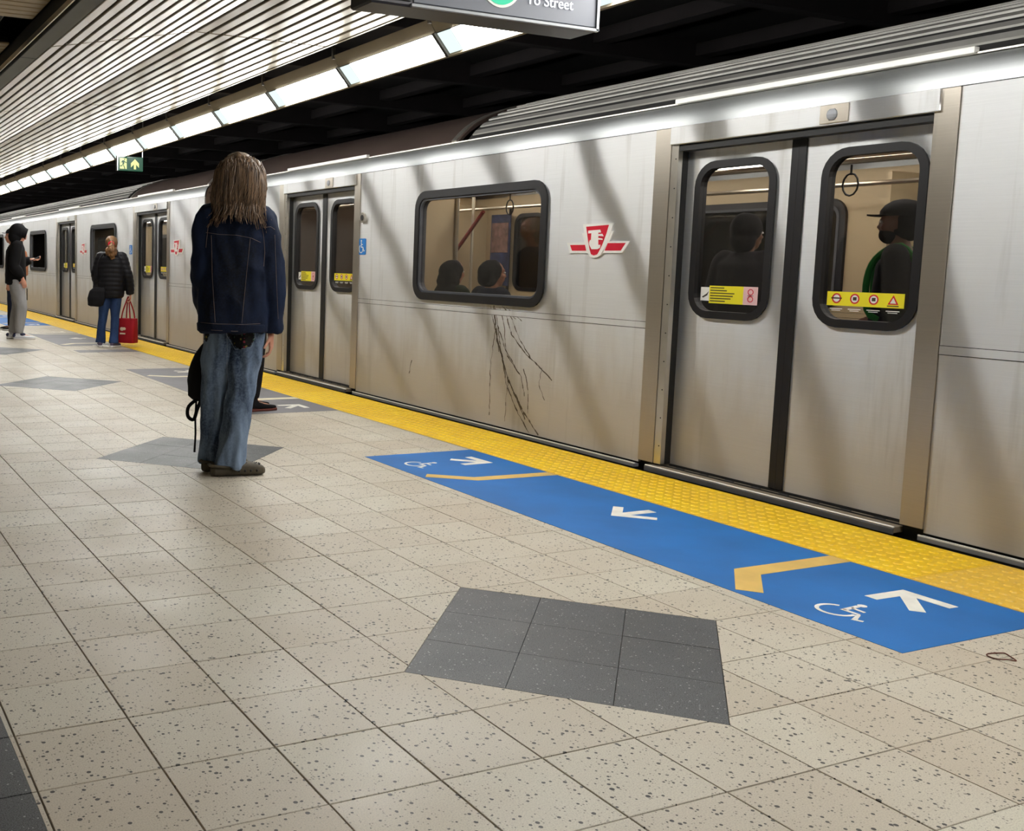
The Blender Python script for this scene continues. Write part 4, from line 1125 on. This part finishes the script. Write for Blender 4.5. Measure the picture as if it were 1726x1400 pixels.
for k, (wr, el) in (('R', (J['wrR'], J['elR'])), ('L', (J['wrL'], J['elL']))):
    a, b = Vector(wr), Vector(el); d = (a-b).normalized(); t = MB(); t.tube([a-d*.045, a-d*.04, a-d*.0, a+d*.003], [.056, .061, .058, .050], None, 18)
    place('cuff', t.build_mesh('cuff', M['denim']), man)
t = MB(); t.loft([[(x*1.02, y*1.03, z) for x, y, z in r_] for r_ in rings_z([(.842, -.018, -.012, .197, .160), (.846, -.018, -.012, .201, .164), (.885, -.018, -.012, .204, .166), (.89, -.018, -.012, .200, .161)], 32, 2.4)], None)
place('waistband', t.build_mesh('waistband', M['denim']), man)
BJ = bvh_of(jme)
# embroidered back pocket
def patchmat():
    t = NT('embroidered_pocket').set(.8, 0, .2); v = t.new('ShaderNodeTexVoronoi'); v.inputs['Scale'].default_value = 55; t.link(t.pos(obj=True), v.inputs['Vector'])
    sp = t.new('ShaderNodeSeparateColor'); t.link(v.outputs['Color'], sp.inputs[0])
    c = t.ramp(sp.outputs[0], [(0, S(24, 22, 22)), (.35, S(30, 34, 28)), (.5, S(120, 110, 50)), (.62, S(28, 24, 26)), (.75, S(130, 50, 66)), (.85, S(60, 80, 66)), (1, S(170, 160, 140))]); c.node.color_ramp.interpolation = 'CONSTANT'
    e = t.math('LESS_THAN', v.outputs['Distance'], .42); t.col(t.mix(e, S(20, 18, 20), c)); t.bump(v.outputs['Distance'], .4, .002); return t.m
M['embroid'] = patchmat()
def surf_patch(root, bvh, poly, m, name, nx=14, nz=12, lift=.004, d=(0, 1, 0)):
    xs = [p[0] for p in poly]; zs = [p[1] for p in poly]; x0, x1, z0, z1 = min(xs), max(xs), min(zs), max(zs)
    def inside(x, z):
        c = False; n = len(poly)
        for i in range(n):
            a, b = poly[i], poly[(i+1) % n]
            if (a[1] > z) != (b[1] > z) and x < (b[0]-a[0])*(z-a[1])/(b[1]-a[1])+a[0]: c = not c
        return c
    idx = {}; vs = []; fs = []
    for i in range(nx+1):
        for j in range(nz+1):
            x, z = x0+(x1-x0)*i/nx, z0+(z1-z0)*j/nz; h, n = on_surface(bvh, (x, -1.2, z), d)
            if h: idx[i, j] = len(vs); vs.append(h+n*lift)
    for i in range(nx):
        for j in range(nz):
            q = [(i, j), (i+1, j), (i+1, j+1), (i, j+1)]
            if all(k in idx for k in q) and inside(x0+(x1-x0)*(i+.5)/nx, z0+(z1-z0)*(j+.5)/nz): fs.append([idx[k] for k in q])
    t = MB(); t.add(vs, fs); me = t.build_mesh(name, m); o = place(name, me, root); md = o.modifiers.new('t', 'SOLIDIFY'); md.thickness = .003; md.offset = -1; return o
surf_patch(man, BJ, [(-.065, .90), (.10, .90), (.108, .80), (.085, .765), (.03, .745), (-.005, .76), (-.045, .83)], M['embroid'], 'back_pocket', 22, 20)
surf_patch(man, BJ, [(-.185, .90), (-.152, .90), (-.15, .82), (-.165, .78), (-.185, .79)], M['embroid'], 'side_embroidery', 8, 14)
seam(man, BJ, [(-.05, .90), (-.045, .60), (-.05, .45)], M['jthread'], .0012); seam(man, BJ, [(-.068, .90), (-.05, .82), (.0, .742), (.09, .755), (.115, .82), (.108, .90)], M['jthread'], .0012)
seam(man, BJ, [(-.115, .05), (-.06, .045), (.03, .05)], M['jthread'], .0013)
# clogs with holes
M['clog'] = plain('olive_clog_foam', S(70, 62, 48), .7, 0, .22, 18, .25, 120)
def clog(an, d, zoff=0):
    d = Vector((d[0], d[1], 0)).normalized(); a = Vector((-d.y, d.x, 0)); b = Vector((an[0], an[1], 0))-d*.085; t = MB()
    def rg(u, w_, z0, z1, pw=3.):
        L_ = []
        for i in range(20):
            q = 2*math.pi*i/20; c, s_ = math.cos(q), math.sin(q)
            L_.append(b+d*u+a*math.copysign(abs(c)**(2/pw), c)*w_+Vector((0, 0, (z0+z1)/2+math.copysign(abs(s_)**(2/pw), s_)*(z1-z0)/2)))
        return L_
    t.loft([rg(-.004, .020, .006, .05), rg(.012, .040, .002, .066), (rg(.06, .043, .002, .058)), rg(.11, .043, .002, .062), rg(.16, .050, .002, .082), rg(.22, .054, .002, .080), rg(.27, .052, .002, .070), rg(.305, .042, .004, .056), rg(.322, .022, .010, .042)])
    o = place('clog', organic(t, 'clog', .006, M['clog'], 2), man)
    for sd in (-1, 1):
        for u, z in ((.19, .034), (.225, .034), (.262, .034), (.155, .034)):
            p = b+d*u+a*sd*.054+Vector((0, 0, z)); h = MB(); h.ell((0, 0, 0), .008, .008, .009, None, 10, 6); h.v = [tuple(Vector(v)+p-a*sd*.004) for v in h.v]
            q = place('vent_hole', h.build_mesh('vent_hole', M['black']), man); q.parent = o
    for u in (.18, .205, .23, .255, .28):
        for v in (-.028, -.01, .01, .028):
            p = b+d*(u+.008*(abs(v) < .02))+a*v+Vector((0, 0, .079-(u-.18)*.14)); h = MB(); h.ell(tuple(p), .0055, .0055, .005, None, 8, 5)
            q = place('vent_hole', h.build_mesh('vent_hole', M['black']), man); q.parent = o
    h = MB(); h.tube([b+d*.10+a*.045+Vector((0, 0, .055)), b+d*.03+a*.045+Vector((0, 0, .062)), b-d*.012+a*.02+Vector((0, 0, .066)), b-d*.012-a*.02+Vector((0, 0, .066)), b+d*.03-a*.045+Vector((0, 0, .062)), b+d*.10-a*.045+Vector((0, 0, .055))], .009, None, 8)
    q = place('heel_strap', h.build_mesh('heel_strap', M['clog']), man); q.parent = o
clog((-.045, -.07), (.95, .25)); clog((-.110, .07), (.75, .6))
# hair
M['hairm'] = hair_mat('brown_hair', S(50, 38, 30), S(126, 102, 80))
t = MB(); t.ell((.010, -.012, 1.735), .128, .135, .130, None, 20, 14)
t.loft(rings_z([(1.535, .01, -.03, .120, .065), (1.56, .008, -.032, .145, .090), (1.60, .006, -.03, .152, .112), (1.68, .010, -.02, .150, .128), (1.76, .012, -.015, .140, .132), (1.82, .012, -.01, .105, .105)], 24, 2.1))
hme = organic(t, 'hair', .009, M['hairm'], 3, .012, (22, 22, 4), None, 2.); place('hair', hme, man); HB = bvh_of(hme)
st = []; rnd = random.Random(4)
for i in range(620):
    a = rnd.uniform(math.pi*.93, math.pi*2.07); e = rnd.uniform(.0, 1.05); z = 1.74+.12*math.sin(e)*rnd.uniform(.3, 1)
    p = Vector((.01+.14*math.cos(e)*math.cos(a)*1.0, -.01+.14*math.cos(e)*math.sin(a), z)); st.append((p, None, rnd.uniform(.14, .26)))
for i in range(320):
    a = rnd.uniform(math.pi*.95, math.pi*2.05); p = Vector((.01+.15*math.cos(a), -.02+.12*math.sin(a), rnd.uniform(1.60, 1.72))); st.append((p, None, rnd.uniform(.09, .17)))
strands(HB, man, M['hairm'], st, .25, .0042, .010, 3, .004)
# loose ends fanning over the collar and shoulders
t = MB()
for i in range(210):
    a = rnd.uniform(math.pi*.98, math.pi*2.04); w0 = rnd.uniform(.85, 1.0); fl = rnd.uniform(.0, 1.); side = math.cos(a)
    L = rnd.uniform(.05, .11)+(.05 if abs(side) > .6 else 0)*rnd.random()
    p0 = Vector((.01+.145*w0*side, -.03+.100*w0*math.sin(a), 1.60)); pts = []
    for k in range(7):
        f = k/6; o = Vector((side, math.sin(a)*.5, 0))*(.02+.03*fl)*f*f+Vector((0, -.030*f, 0))
        pts.append(p0+o+Vector((math.sin(f*6+i)*.006, math.cos(f*5+i)*.004, -f*(L+.04))))
    t.tube(pts, [.0060*(1-.8*k/6) for k in range(7)], None, 5)
place('hair_ends', t.build_mesh('hair_ends', M['hairm']), man)
# black backpack hanging from his left hand
bp = empty('backpack', (1.445, 1.10, .40), 'black backpack with dangling straps held low at the left of the denim-jacket man', 'backpack')
bp.rotation_euler = (0, 0, math.radians(-22.2))
t = MB(); t.loft(rings_z([(.0, 0, 0, .10, .05), (.03, 0, 0, .135, .085), (.12, .005, 0, .14, .095), (.24, .012, 0, .125, .085), (.33, .03, 0, .085, .06), (.37, .04, 0, .05, .04)], 24, 3.))
place('pack_body', organic(t, 'pack_body', .01, M['blackcloth'], 3, .010, (10, 10, 8), None, 9.), bp)
t = MB(); t.tube(*path([(.03, 0, .35), (.02, 0, .42), (.055, 0, .47), (.075, 0, .42), (.06, 0, .35)], [.009]*5)); place('top_handle', t.build_mesh('top_handle', M['blackcloth']), bp)
t = MB(); t.tube(*path([(-.06, -.05, .02), (-.12, -.06, -.03), (-.125, -.06, -.09), (-.09, -.06, -.11), (-.07, -.05, -.05), (-.05, -.05, .0)], [.011]*6)); place('shoulder_strap', t.build_mesh('shoulder_strap', M['blackcloth']), bp)
t = MB(); t.tube(*path([(-.075, -.055, .01), (-.08, -.06, -.10), (-.078, -.06, -.2), (-.083, -.06, -.31)], [.006, .006, .006, .007])); place('strap_end', t.build_mesh('strap_end', M['blackcloth']), bp)

# ---------------------------------------------- person mostly hidden behind him: black trousers, dark high-top shoes
hid = person((2.615, 3.22, 0), 80, 'person almost hidden behind the denim-jacket man, only a black high-top shoe with red-brown sole showing')
J = stand(.95, feet=((.09, -.02), (-.09, .03)))
J['elR'] = (.19, -.07, 1.08); J['elL'] = (-.19, -.07, 1.08); J['wrR'] = (.16, -.02, .84); J['wrL'] = (-.16, -.02, .84)
body(hid, .95, M['skin2'], J, (0, .02, 1.60), voxel=.009); trousers(hid, J, .95, M['blackcloth'], (.088, .07, .06, .05), hem=.10, voxel=.013)
top(hid, J, .95, M['darkcloth'], [(.84, 0, 0, .165, .12), (.95, 0, 0, .17, .125), (1.15, 0, 0, .165, .115), (1.32, 0, 0, .175, .11), (1.40, 0, 0, .13, .08), (1.44, 0, 0, .08, .07)], (.066, .058, .05), voxel=.013)
M['redsole'] = plain('red_brown_sole', S(96, 44, 34), .6)
for k in 'RL': shoe(hid, J['an'+k], (0, 1), 1.0, M['blackcloth'], M['redsole'], high=.05, L=.29)
t = MB(); t.ell((0, -.018, 1.625), .092, .108, .105, None, 16, 12); t.ell((0, -.045, 1.56), .090, .080, .10, None, 16, 12); place('hair', organic(t, 'hair', .01, M['hairm'], 2, .008), hid)
# ---------------------------------------------- woman in the black puffer jacket with the red bag
M['puffer'] = cloth('black_puffer_nylon', S(20, 19, 23), .15, 5, 60, .1, .5)
M['bluejean'] = denim('mid_blue_denim', S(28, 44, 78), S(52, 74, 116), 4.5)
M['blond'] = hair_mat('dark_blond_hair', S(74, 50, 30), S(138, 100, 64))
lady = person((3.155, 9.62, 0), 24, 'woman with dark blond ponytail in a black puffer jacket holding a red bag')
s = .90
J = stand(s, feet=((.035, -.02), (-.165, .02)), fy=((.35, 1), (-.2, 1)), hipx=-.01)
J.update(elR=(.235, -.02, 1.02), wrR=(.262, .04, .76), elL=(-.225, .01, 1.03), wrL=(-.20, .14, .83))
body(lady, s, M['skin'], J, (0, .015, 1.455), turn=.25, voxel=.008, curl=(1.3, .8), wd={'R': (.02, .02, -1)})
trousers(lady, J, s, M['bluejean'], (.092, .070, .066, .082), hem=.04, voxel=.011, fold=.008, name='jeans')
_, pme = top(lady, J, s, M['puffer'], [(.70, -.01, 0, .165, .125), (.73, -.01, 0, .185, .14), (.85, -.01, 0, .190, .145), (1.0, 0, 0, .185, .14), (1.15, 0, 0, .19, .14), (1.25, 0, 0, .18, .125), (1.31, 0, 0, .13, .10), (1.35, 0, 0, .085, .08)], (.082, .076, .06), fold=.004, voxel=.010, collar=[(1.29, 0, 0, .09, .085), (1.38, 0, 0, .085, .08)], name='puffer_jacket', cuff=.0)
for v in pme.vertices:      # quilted channels
    if v.co.z > .72: v.co += v.normal*.0055*abs(math.sin((v.co.z+.04*abs(v.co.x))*math.pi/.062))
t = MB(); t.ell((0, -.015, 1.485), .086, .105, .095, None, 16, 12); place('hair', organic(t, 'hair', .008, M['blond'], 2, .008, (30, 30, 10)), lady)
t = MB(); t.tube(*path([(.01, -.10, 1.47), (.015, -.135, 1.44), (.015, -.15, 1.38), (.02, -.135, 1.31), (.035, -.13, 1.25)], [.025, .036, .055, .050, .018]), None, 14); t.ell((-.03, -.12, 1.36), .045, .04, .06); t.ell((.055, -.12, 1.35), .04, .04, .055)
place('ponytail', organic(t, 'ponytail', .008, M['blond'], 1, .016, (35, 35, 18)), lady)
t = MB(); t.tube([(.01+.034*math.cos(a), -.118-.012*math.sin(a)*0, 1.455+.034*math.sin(a)) for a in [i*math.pi/8 for i in range(16)]], .012, None, 8, True); place('hair_tie', t.build_mesh('hair_tie', M['red']), lady)
M['whitesole'] = plain('white_sole', S(220, 216, 214), .6); M['purple'] = cloth('purple_grey_canvas', S(92, 84, 104))
for k in 'RL': shoe(lady, J['an'+k], (J['toe'+k][0]-J['an'+k][0], J['toe'+k][1]-J['an'+k][1]), .92, M['purple'], M['whitesole'], L=.27)
# black shoulder bag at her left hip
sb_ = empty('shoulder_bag', (2.99, 9.60, .62), 'black shoulder bag at the left hip of the woman in the puffer jacket', 'bag'); sb_.rotation_euler = (0, 0, math.radians(-24))
t = MB(); t.loft(rings_z([(-.04, -.06, -.06, .07, .04), (-.02, -.06, -.06, .11, .06), (.08, -.05, -.06, .125, .07), (.18, -.03, -.06, .11, .06), (.23, -.01, -.06, .07, .035)], 20, 3)); place('bag_body', organic(t, 'bag_body', .01, M['blackcloth'], 3, .006), sb_)
t = MB(); t.tube(*path([(-.09, -.06, .20), (-.06, -.08, .42), (.0, -.09, .62), (.06, -.02, .70), (.05, .08, .5)], [.012]*5)); place('bag_strap', t.build_mesh('bag_strap', M['blackcloth']), sb_)
# red tote in her right hand
rb = empty('tote_bag', (3.395, 9.60, .06), 'red reusable tote bag hanging from the hand of the woman in the puffer jacket', 'bag'); rb.rotation_euler = (0, 0, math.radians(-44))
M['totered'] = cloth('red_tote_fabric', S(150, 22, 34), .12, 6, 200, .1, .6)
def tote_y(z): return .07+.015*z
t = MB(); W_, D_ = .125, .085
t.loft(rings_z([(0, 0, 0, W_*.97, D_*.95), (.01, 0, 0, W_, D_), (.18, 0, 0, W_*1.0, D_*.96), (.345, 0, 0, W_*.98, D_*.85), (.35, 0, 0, W_*.95, D_*.82)], 28, 9)); place('bag_body', t.build_mesh('bag_body', M['totered']), rb)
for sd in (-1, 1):
    t = MB(); t.tube(*path([(-.07, sd*.075, .33), (-.055, sd*.06, .45), (-.02, sd*.015, .60), (.0, 0, .66), (.02, sd*.015, .60), (.055, sd*.06, .45), (.07, sd*.075, .33)], [.010]*7), None, 6); place('handle', t.build_mesh('handle', M['totered']), rb)
t = MB(); t.ell((-.055, -.087, .20), .030, .004, .028, None, 14, 8); t.ell((-.02, -.087, .205), .028, .004, .022, None, 14, 8); t.box(-.085, .0, -.0905, -.086, .125, .145); place('printed_mark', t.build_mesh('printed_mark', plain('cream_print', S(222, 200, 176), .6)), rb)

# ---------------------------------------------- hooded man looking at his phone
M['hoodie'] = cloth('black_hoodie', S(14, 13, 15)); M['sweat'] = cloth('grey_sweat', S(150, 149, 150), .1, 6)
hd = person((2.115, 11.32, 0), 100, 'person in a black hoodie and light grey sweatpants looking down at a phone')
s = 1.0
J = stand(s, feet=((.09, .04), (-.09, -.06)), fy=((0, 1), (0, 1)))
J.update(neck=(0, .03, 1.47), shR=(.17, .02, 1.42), shL=(-.17, .02, 1.42), elR=(.215, -.03, 1.12), wrR=(.19, .10, .93), elL=(-.20, .0, 1.13), wrL=(-.11, .24, 1.22), knR=(.09, .08, .5), knL=(-.09, .03, .5))
body(hd, s, M['skin'], J, (0, .07, 1.60), nod=.55, voxel=.008, curl=(.8, 1.0), palms={'L': (.4, -.3, 1)}, wd={'R': (0, .25, -1), 'L': (.15, 1, .05)})
trousers(hd, J, s, M['sweat'], (.102, .088, .078, .056), hem=.085, voxel=.012, fold=.012, name='sweatpants', ridge=True)
top(hd, J, s, M['hoodie'], [(.83, 0, 0, .170, .135), (.87, 0, 0, .185, .15), (1.05, 0, .0, .19, .155), (1.25, 0, .0, .19, .145), (1.38, 0, .01, .18, .125), (1.45, 0, .02, .12, .095), (1.50, 0, .02, .09, .085)], (.085, .078, .055), voxel=.011, name='hoodie')
t = MB(); t.ell((0, .035, 1.64), .115, .135, .130, None, 18, 12); t.ell((0, .0, 1.56), .105, .11, .11, None, 16, 10); t.tube([(0, .11, 1.62), (0, .165, 1.60)], [.10, .085], None, 16); place('hood', organic(t, 'hood', .01, M['hoodie'], 2, .008), hd)
t = MB(); t.tube([(.055, .165, .78), (.055, .165, .60)], .008); place('drawstring', t.build_mesh('drawstring', M['black']), hd)
for k in 'RL': 
    sh_ = shoe(hd, J['an'+k], (0, 1), 1.05, plain('white_navy_leather', S(206, 208, 214), .5, 0, .06), M['whitesole'], 'sneaker', .30)
    x0 = J['an'+k][0]; y0 = J['an'+k][1]
    t = MB(); t.ell((x0, y0+.05, .075), .047, .05, .030, None, 12, 8); t.ell((x0, y0-.065, .06), .040, .03, .032, None, 12, 8); q = place('navy_overlay', t.build_mesh('navy_overlay', plain('navy_leather', S(28, 32, 66), .5)), hd); q.parent = sh_
ph = empty('phone', (2.42, 11.37, 1.235), 'small phone held out by the hooded person', 'phone'); ph.rotation_euler = (math.radians(28), 0, math.radians(-100))
MB().box(-.036, .036, -.075, .075, -.004, .004, None, .003).build('phone_body', M['black'], None).parent = ph
MB().box(-.032, .032, -.070, .070, .004, .0046).build('screen', emis('phone_screen', (.7, .8, .9, 1), .6), None).parent = ph

# ---------------------------------------------- dark-clothed person behind the hooded one, cap towards the left edge
dk = person((2.43, 13.35, 0), -72, 'dark-clothed person with a cap and backpack mostly hidden behind the hooded one')
s = .97
J = stand(s, feet=((.10, .03), (-.10, -.04)))
body(dk, s, M['skin2'], J, (0, .03, 1.60), voxel=.010); trousers(dk, J, s, M['navy'], (.098, .088, .085, .085), hem=.05, voxel=.014)
top(dk, J, s, M['blackcloth'], [(.80, 0, 0, .17, .125), (.95, 0, 0, .175, .13), (1.2, 0, 0, .175, .125), (1.36, 0, 0, .17, .115), (1.43, 0, 0, .10, .08), (1.46, 0, 0, .08, .07)], (.076, .068, .055), voxel=.013)
for k in 'RL': shoe(dk, J['an'+k], (0, 1), 1., M['blackcloth'], M['whitesole'])
def cap(root, c, m, s=1., nod=0.):
    t = MB(); R_ = Matrix.Rotation(-nod, 3, 'X')
    t.loft(rings_z([(-.0, 0, 0, .088, .108), (.03, 0, 0, .088, .106), (.06, 0, -.005, .074, .09), (.085, 0, -.008, .045, .056), (.094, 0, -.008, .012, .015)], 20, 2.))
    t.loft([[(x*1.0, y, z) for x, y, z in r_] for r_ in ([(.078*math.cos(a), .085+.085*max(0, math.sin(a))**.8*(1 if math.sin(a) > 0 else 0)-.03*(math.sin(a) < 0), .004-.006*math.cos(a)**2) for a in [i*math.pi/10 for i in range(20)]], [(.078*math.cos(a), .085+.085*max(0, math.sin(a))**.8-.03*(math.sin(a) < 0), .012-.006*math.cos(a)**2) for a in [i*math.pi/10 for i in range(20)]])])
    t.v = [tuple(Vector(c)+R_@Vector(v)*s) for v in t.v]; place('cap', t.build_mesh('cap', m), root)
cap(dk, (0, .01, 1.655), M['blackcloth'], 1.02)
kp = empty('backpack', (2.60, 13.25, 1.15), 'tan backpack at the very left edge, worn behind the hooded person', 'backpack'); kp.rotation_euler = (0, 0, math.radians(72))
t = MB(); t.loft(rings_z([(-.22, 0, -.17, .12, .05), (-.20, 0, -.18, .14, .07), (.05, 0, -.18, .15, .08), (.2, 0, -.17, .12, .06), (.23, 0, -.16, .08, .03)], 20, 3)); place('pack_body', organic(t, 'pack_body', .012, plain('tan_pack', S(150, 92, 58), .8), 2), kp)
kp.location = (2.43, 13.35, 1.15)

# ---------------------------------------------- passengers inside the nearest car
cp = person((4.93, -.78, .03), -28, 'passenger in dark cap with green backpack straps behind the right door window')
s = .925
J = stand(s); J['wrR'] = (.17, .12, .95)
c, R_ = body(cp, s, M['skin3'], J, (0, .02, 1.50), turn=0, voxel=.010); trousers(cp, J, s, M['darkcloth'], voxel=.014, hem=.05)
top(cp, J, s, M['blackcloth'], [(.80, 0, 0, .165, .12), (.95, 0, 0, .17, .125), (1.15, 0, 0, .175, .12), (1.27, 0, 0, .17, .11), (1.335, 0, 0, .11, .075), (1.36, 0, 0, .07, .06)], (.075, .066, .052), voxel=.013)
cap(cp, (0, .005, 1.545), M['blackcloth'], 1.02)
t = MB(); t.ell((0, .05, 1.44), .058, .062, .055, None, 16, 10); place('face_mask', t.build_mesh('face_mask', M['blackcloth']), cp)
t = MB(); t.ell((0, -.03, 1.50), .085, .095, .10, None, 16, 10); place('hair', t.build_mesh('hair', M['blackcloth']), cp)
M['green'] = cloth('green_webbing', S(40, 104, 44))
for sd in (-1, 1):
    t = MB(); t.tube(*path([(sd*.13, -.12, 1.25), (sd*.115, -.02, 1.375), (sd*.115, .10, 1.30), (sd*.13, .135, 1.15), (sd*.15, .10, .98), (sd*.16, -.05, .95)], [.018]*6), None, 8); place('backpack_strap', t.build_mesh('backpack_strap', M['green']), cp)
t = MB(); t.loft(rings_z([(.85, 0, -.19, .13, .06), (.9, 0, -.20, .15, .08), (1.15, 0, -.20, .15, .085), (1.3, 0, -.18, .11, .06)], 20, 3)); place('green_pack', organic(t, 'green_pack', .014, M['green'], 2), cp)
shoe(cp, J['anR'], (0, 1), 1, M['blackcloth'], M['whitesole']); shoe(cp, J['anL'], (0, 1), 1, M['blackcloth'], M['whitesole'])
dp = person((4.95, .30, .03), 75, 'dark-haired passenger in black standing behind the left door window')
s = .90; J = stand(s); J['elR'] = (.24, .02, 1.06); J['wrR'] = (.16, .22, 1.02)
body(dp, s, M['skin3'], J, (0, .02, 1.46), turn=.6, voxel=.010); trousers(dp, J, s, M['darkcloth'], voxel=.014, hem=.05)
top(dp, J, s, M['darkcloth'], [(.76, 0, 0, .175, .13), (.95, 0, 0, .185, .14), (1.15, 0, 0, .185, .135), (1.26, 0, 0, .175, .12), (1.32, 0, 0, .11, .085), (1.35, 0, 0, .08, .075)], (.085, .078, .06), voxel=.013)
t = MB(); t.ell((0, -.015, 1.50), .098, .112, .105, None, 16, 12); t.ell((0, -.05, 1.42), .085, .07, .09); place('hair', organic(t, 'hair', .01, M['blackcloth'], 2, .008), dp)
shoe(dp, J['anR'], (0, 1), 1, M['blackcloth'], M['whitesole']); shoe(dp, J['anL'], (0, 1), 1, M['blackcloth'], M['whitesole'])
def sitter(loc, label, hairshape, coat, green=False, turn=0.):
    p = person(loc, 90, label); s = .93
    J = dict(pelvis=(0, .0, .56), neck=(0, .0, 1.03), shR=(.155, 0, .98), elR=(.19, .06, .74), wrR=(.12, .24, .62), shL=(-.155, 0, .98), elL=(-.19, .06, .74), wrL=(-.12, .24, .62),
        hpR=(.09, .03, .54), knR=(.10, .42, .55), anR=(.10, .44, .12), toeR=(.10, .58, .06), hpL=(-.09, .03, .54), knL=(-.10, .42, .55), anL=(-.10, .44, .12), toeL=(-.10, .58, .06))
    body(p, s, M['skin2'], J, (0, .03, 1.155), turn=turn, voxel=.010)
    mb = MB(); mb.ell((0, .02, .56), .17, .14, .10)
    for k in 'RL': limb(mb, [Vector(J['hp'+k]), J['kn'+k]], [.09, .075]); limb(mb, [J['kn'+k], J['an'+k]], [.073, .065])
    place('trousers', organic(mb, 'trousers', .013, M['darkcloth'], 2), p)
    top(p, J, s, coat, [(.50, 0, 0, .16, .12), (.60, 0, 0, .18, .135), (.8, 0, 0, .18, .13), (.94, 0, 0, .175, .115), (1.0, 0, 0, .11, .085), (1.04, 0, 0, .08, .07)], (.078, .07, .055), voxel=.012)
    t = MB()
    for e in hairshape: t.ell(*e)
    place('hair', organic(t, 'hair', .01, M['blackcloth'], 2, .010, (14, 14, 10)), p)
    for k in 'RL': shoe(p, (J['an'+k][0], J['an'+k][1]), (0, 1), 1, M['blackcloth'], M['whitesole'])
    return p
sitter((4.40, 2.93, .03), 'seated passenger with long dark hair at the left of the big car window', [((0, -.01, 1.17), .10, .115, .10), ((.0, -.04, 1.08), .12, .09, .12), ((0, -.05, 1.0), .15, .07, .09)], cloth('dark_green_coat', S(28, 40, 26)), turn=-.4)
sitter((4.40, 2.36, .03), 'seated passenger with short dark hair at the right of the big car window', [((0, -.01, 1.175), .095, .108, .10), ((0, -.035, 1.12), .088, .085, .08)], M['navy'], turn=.3)
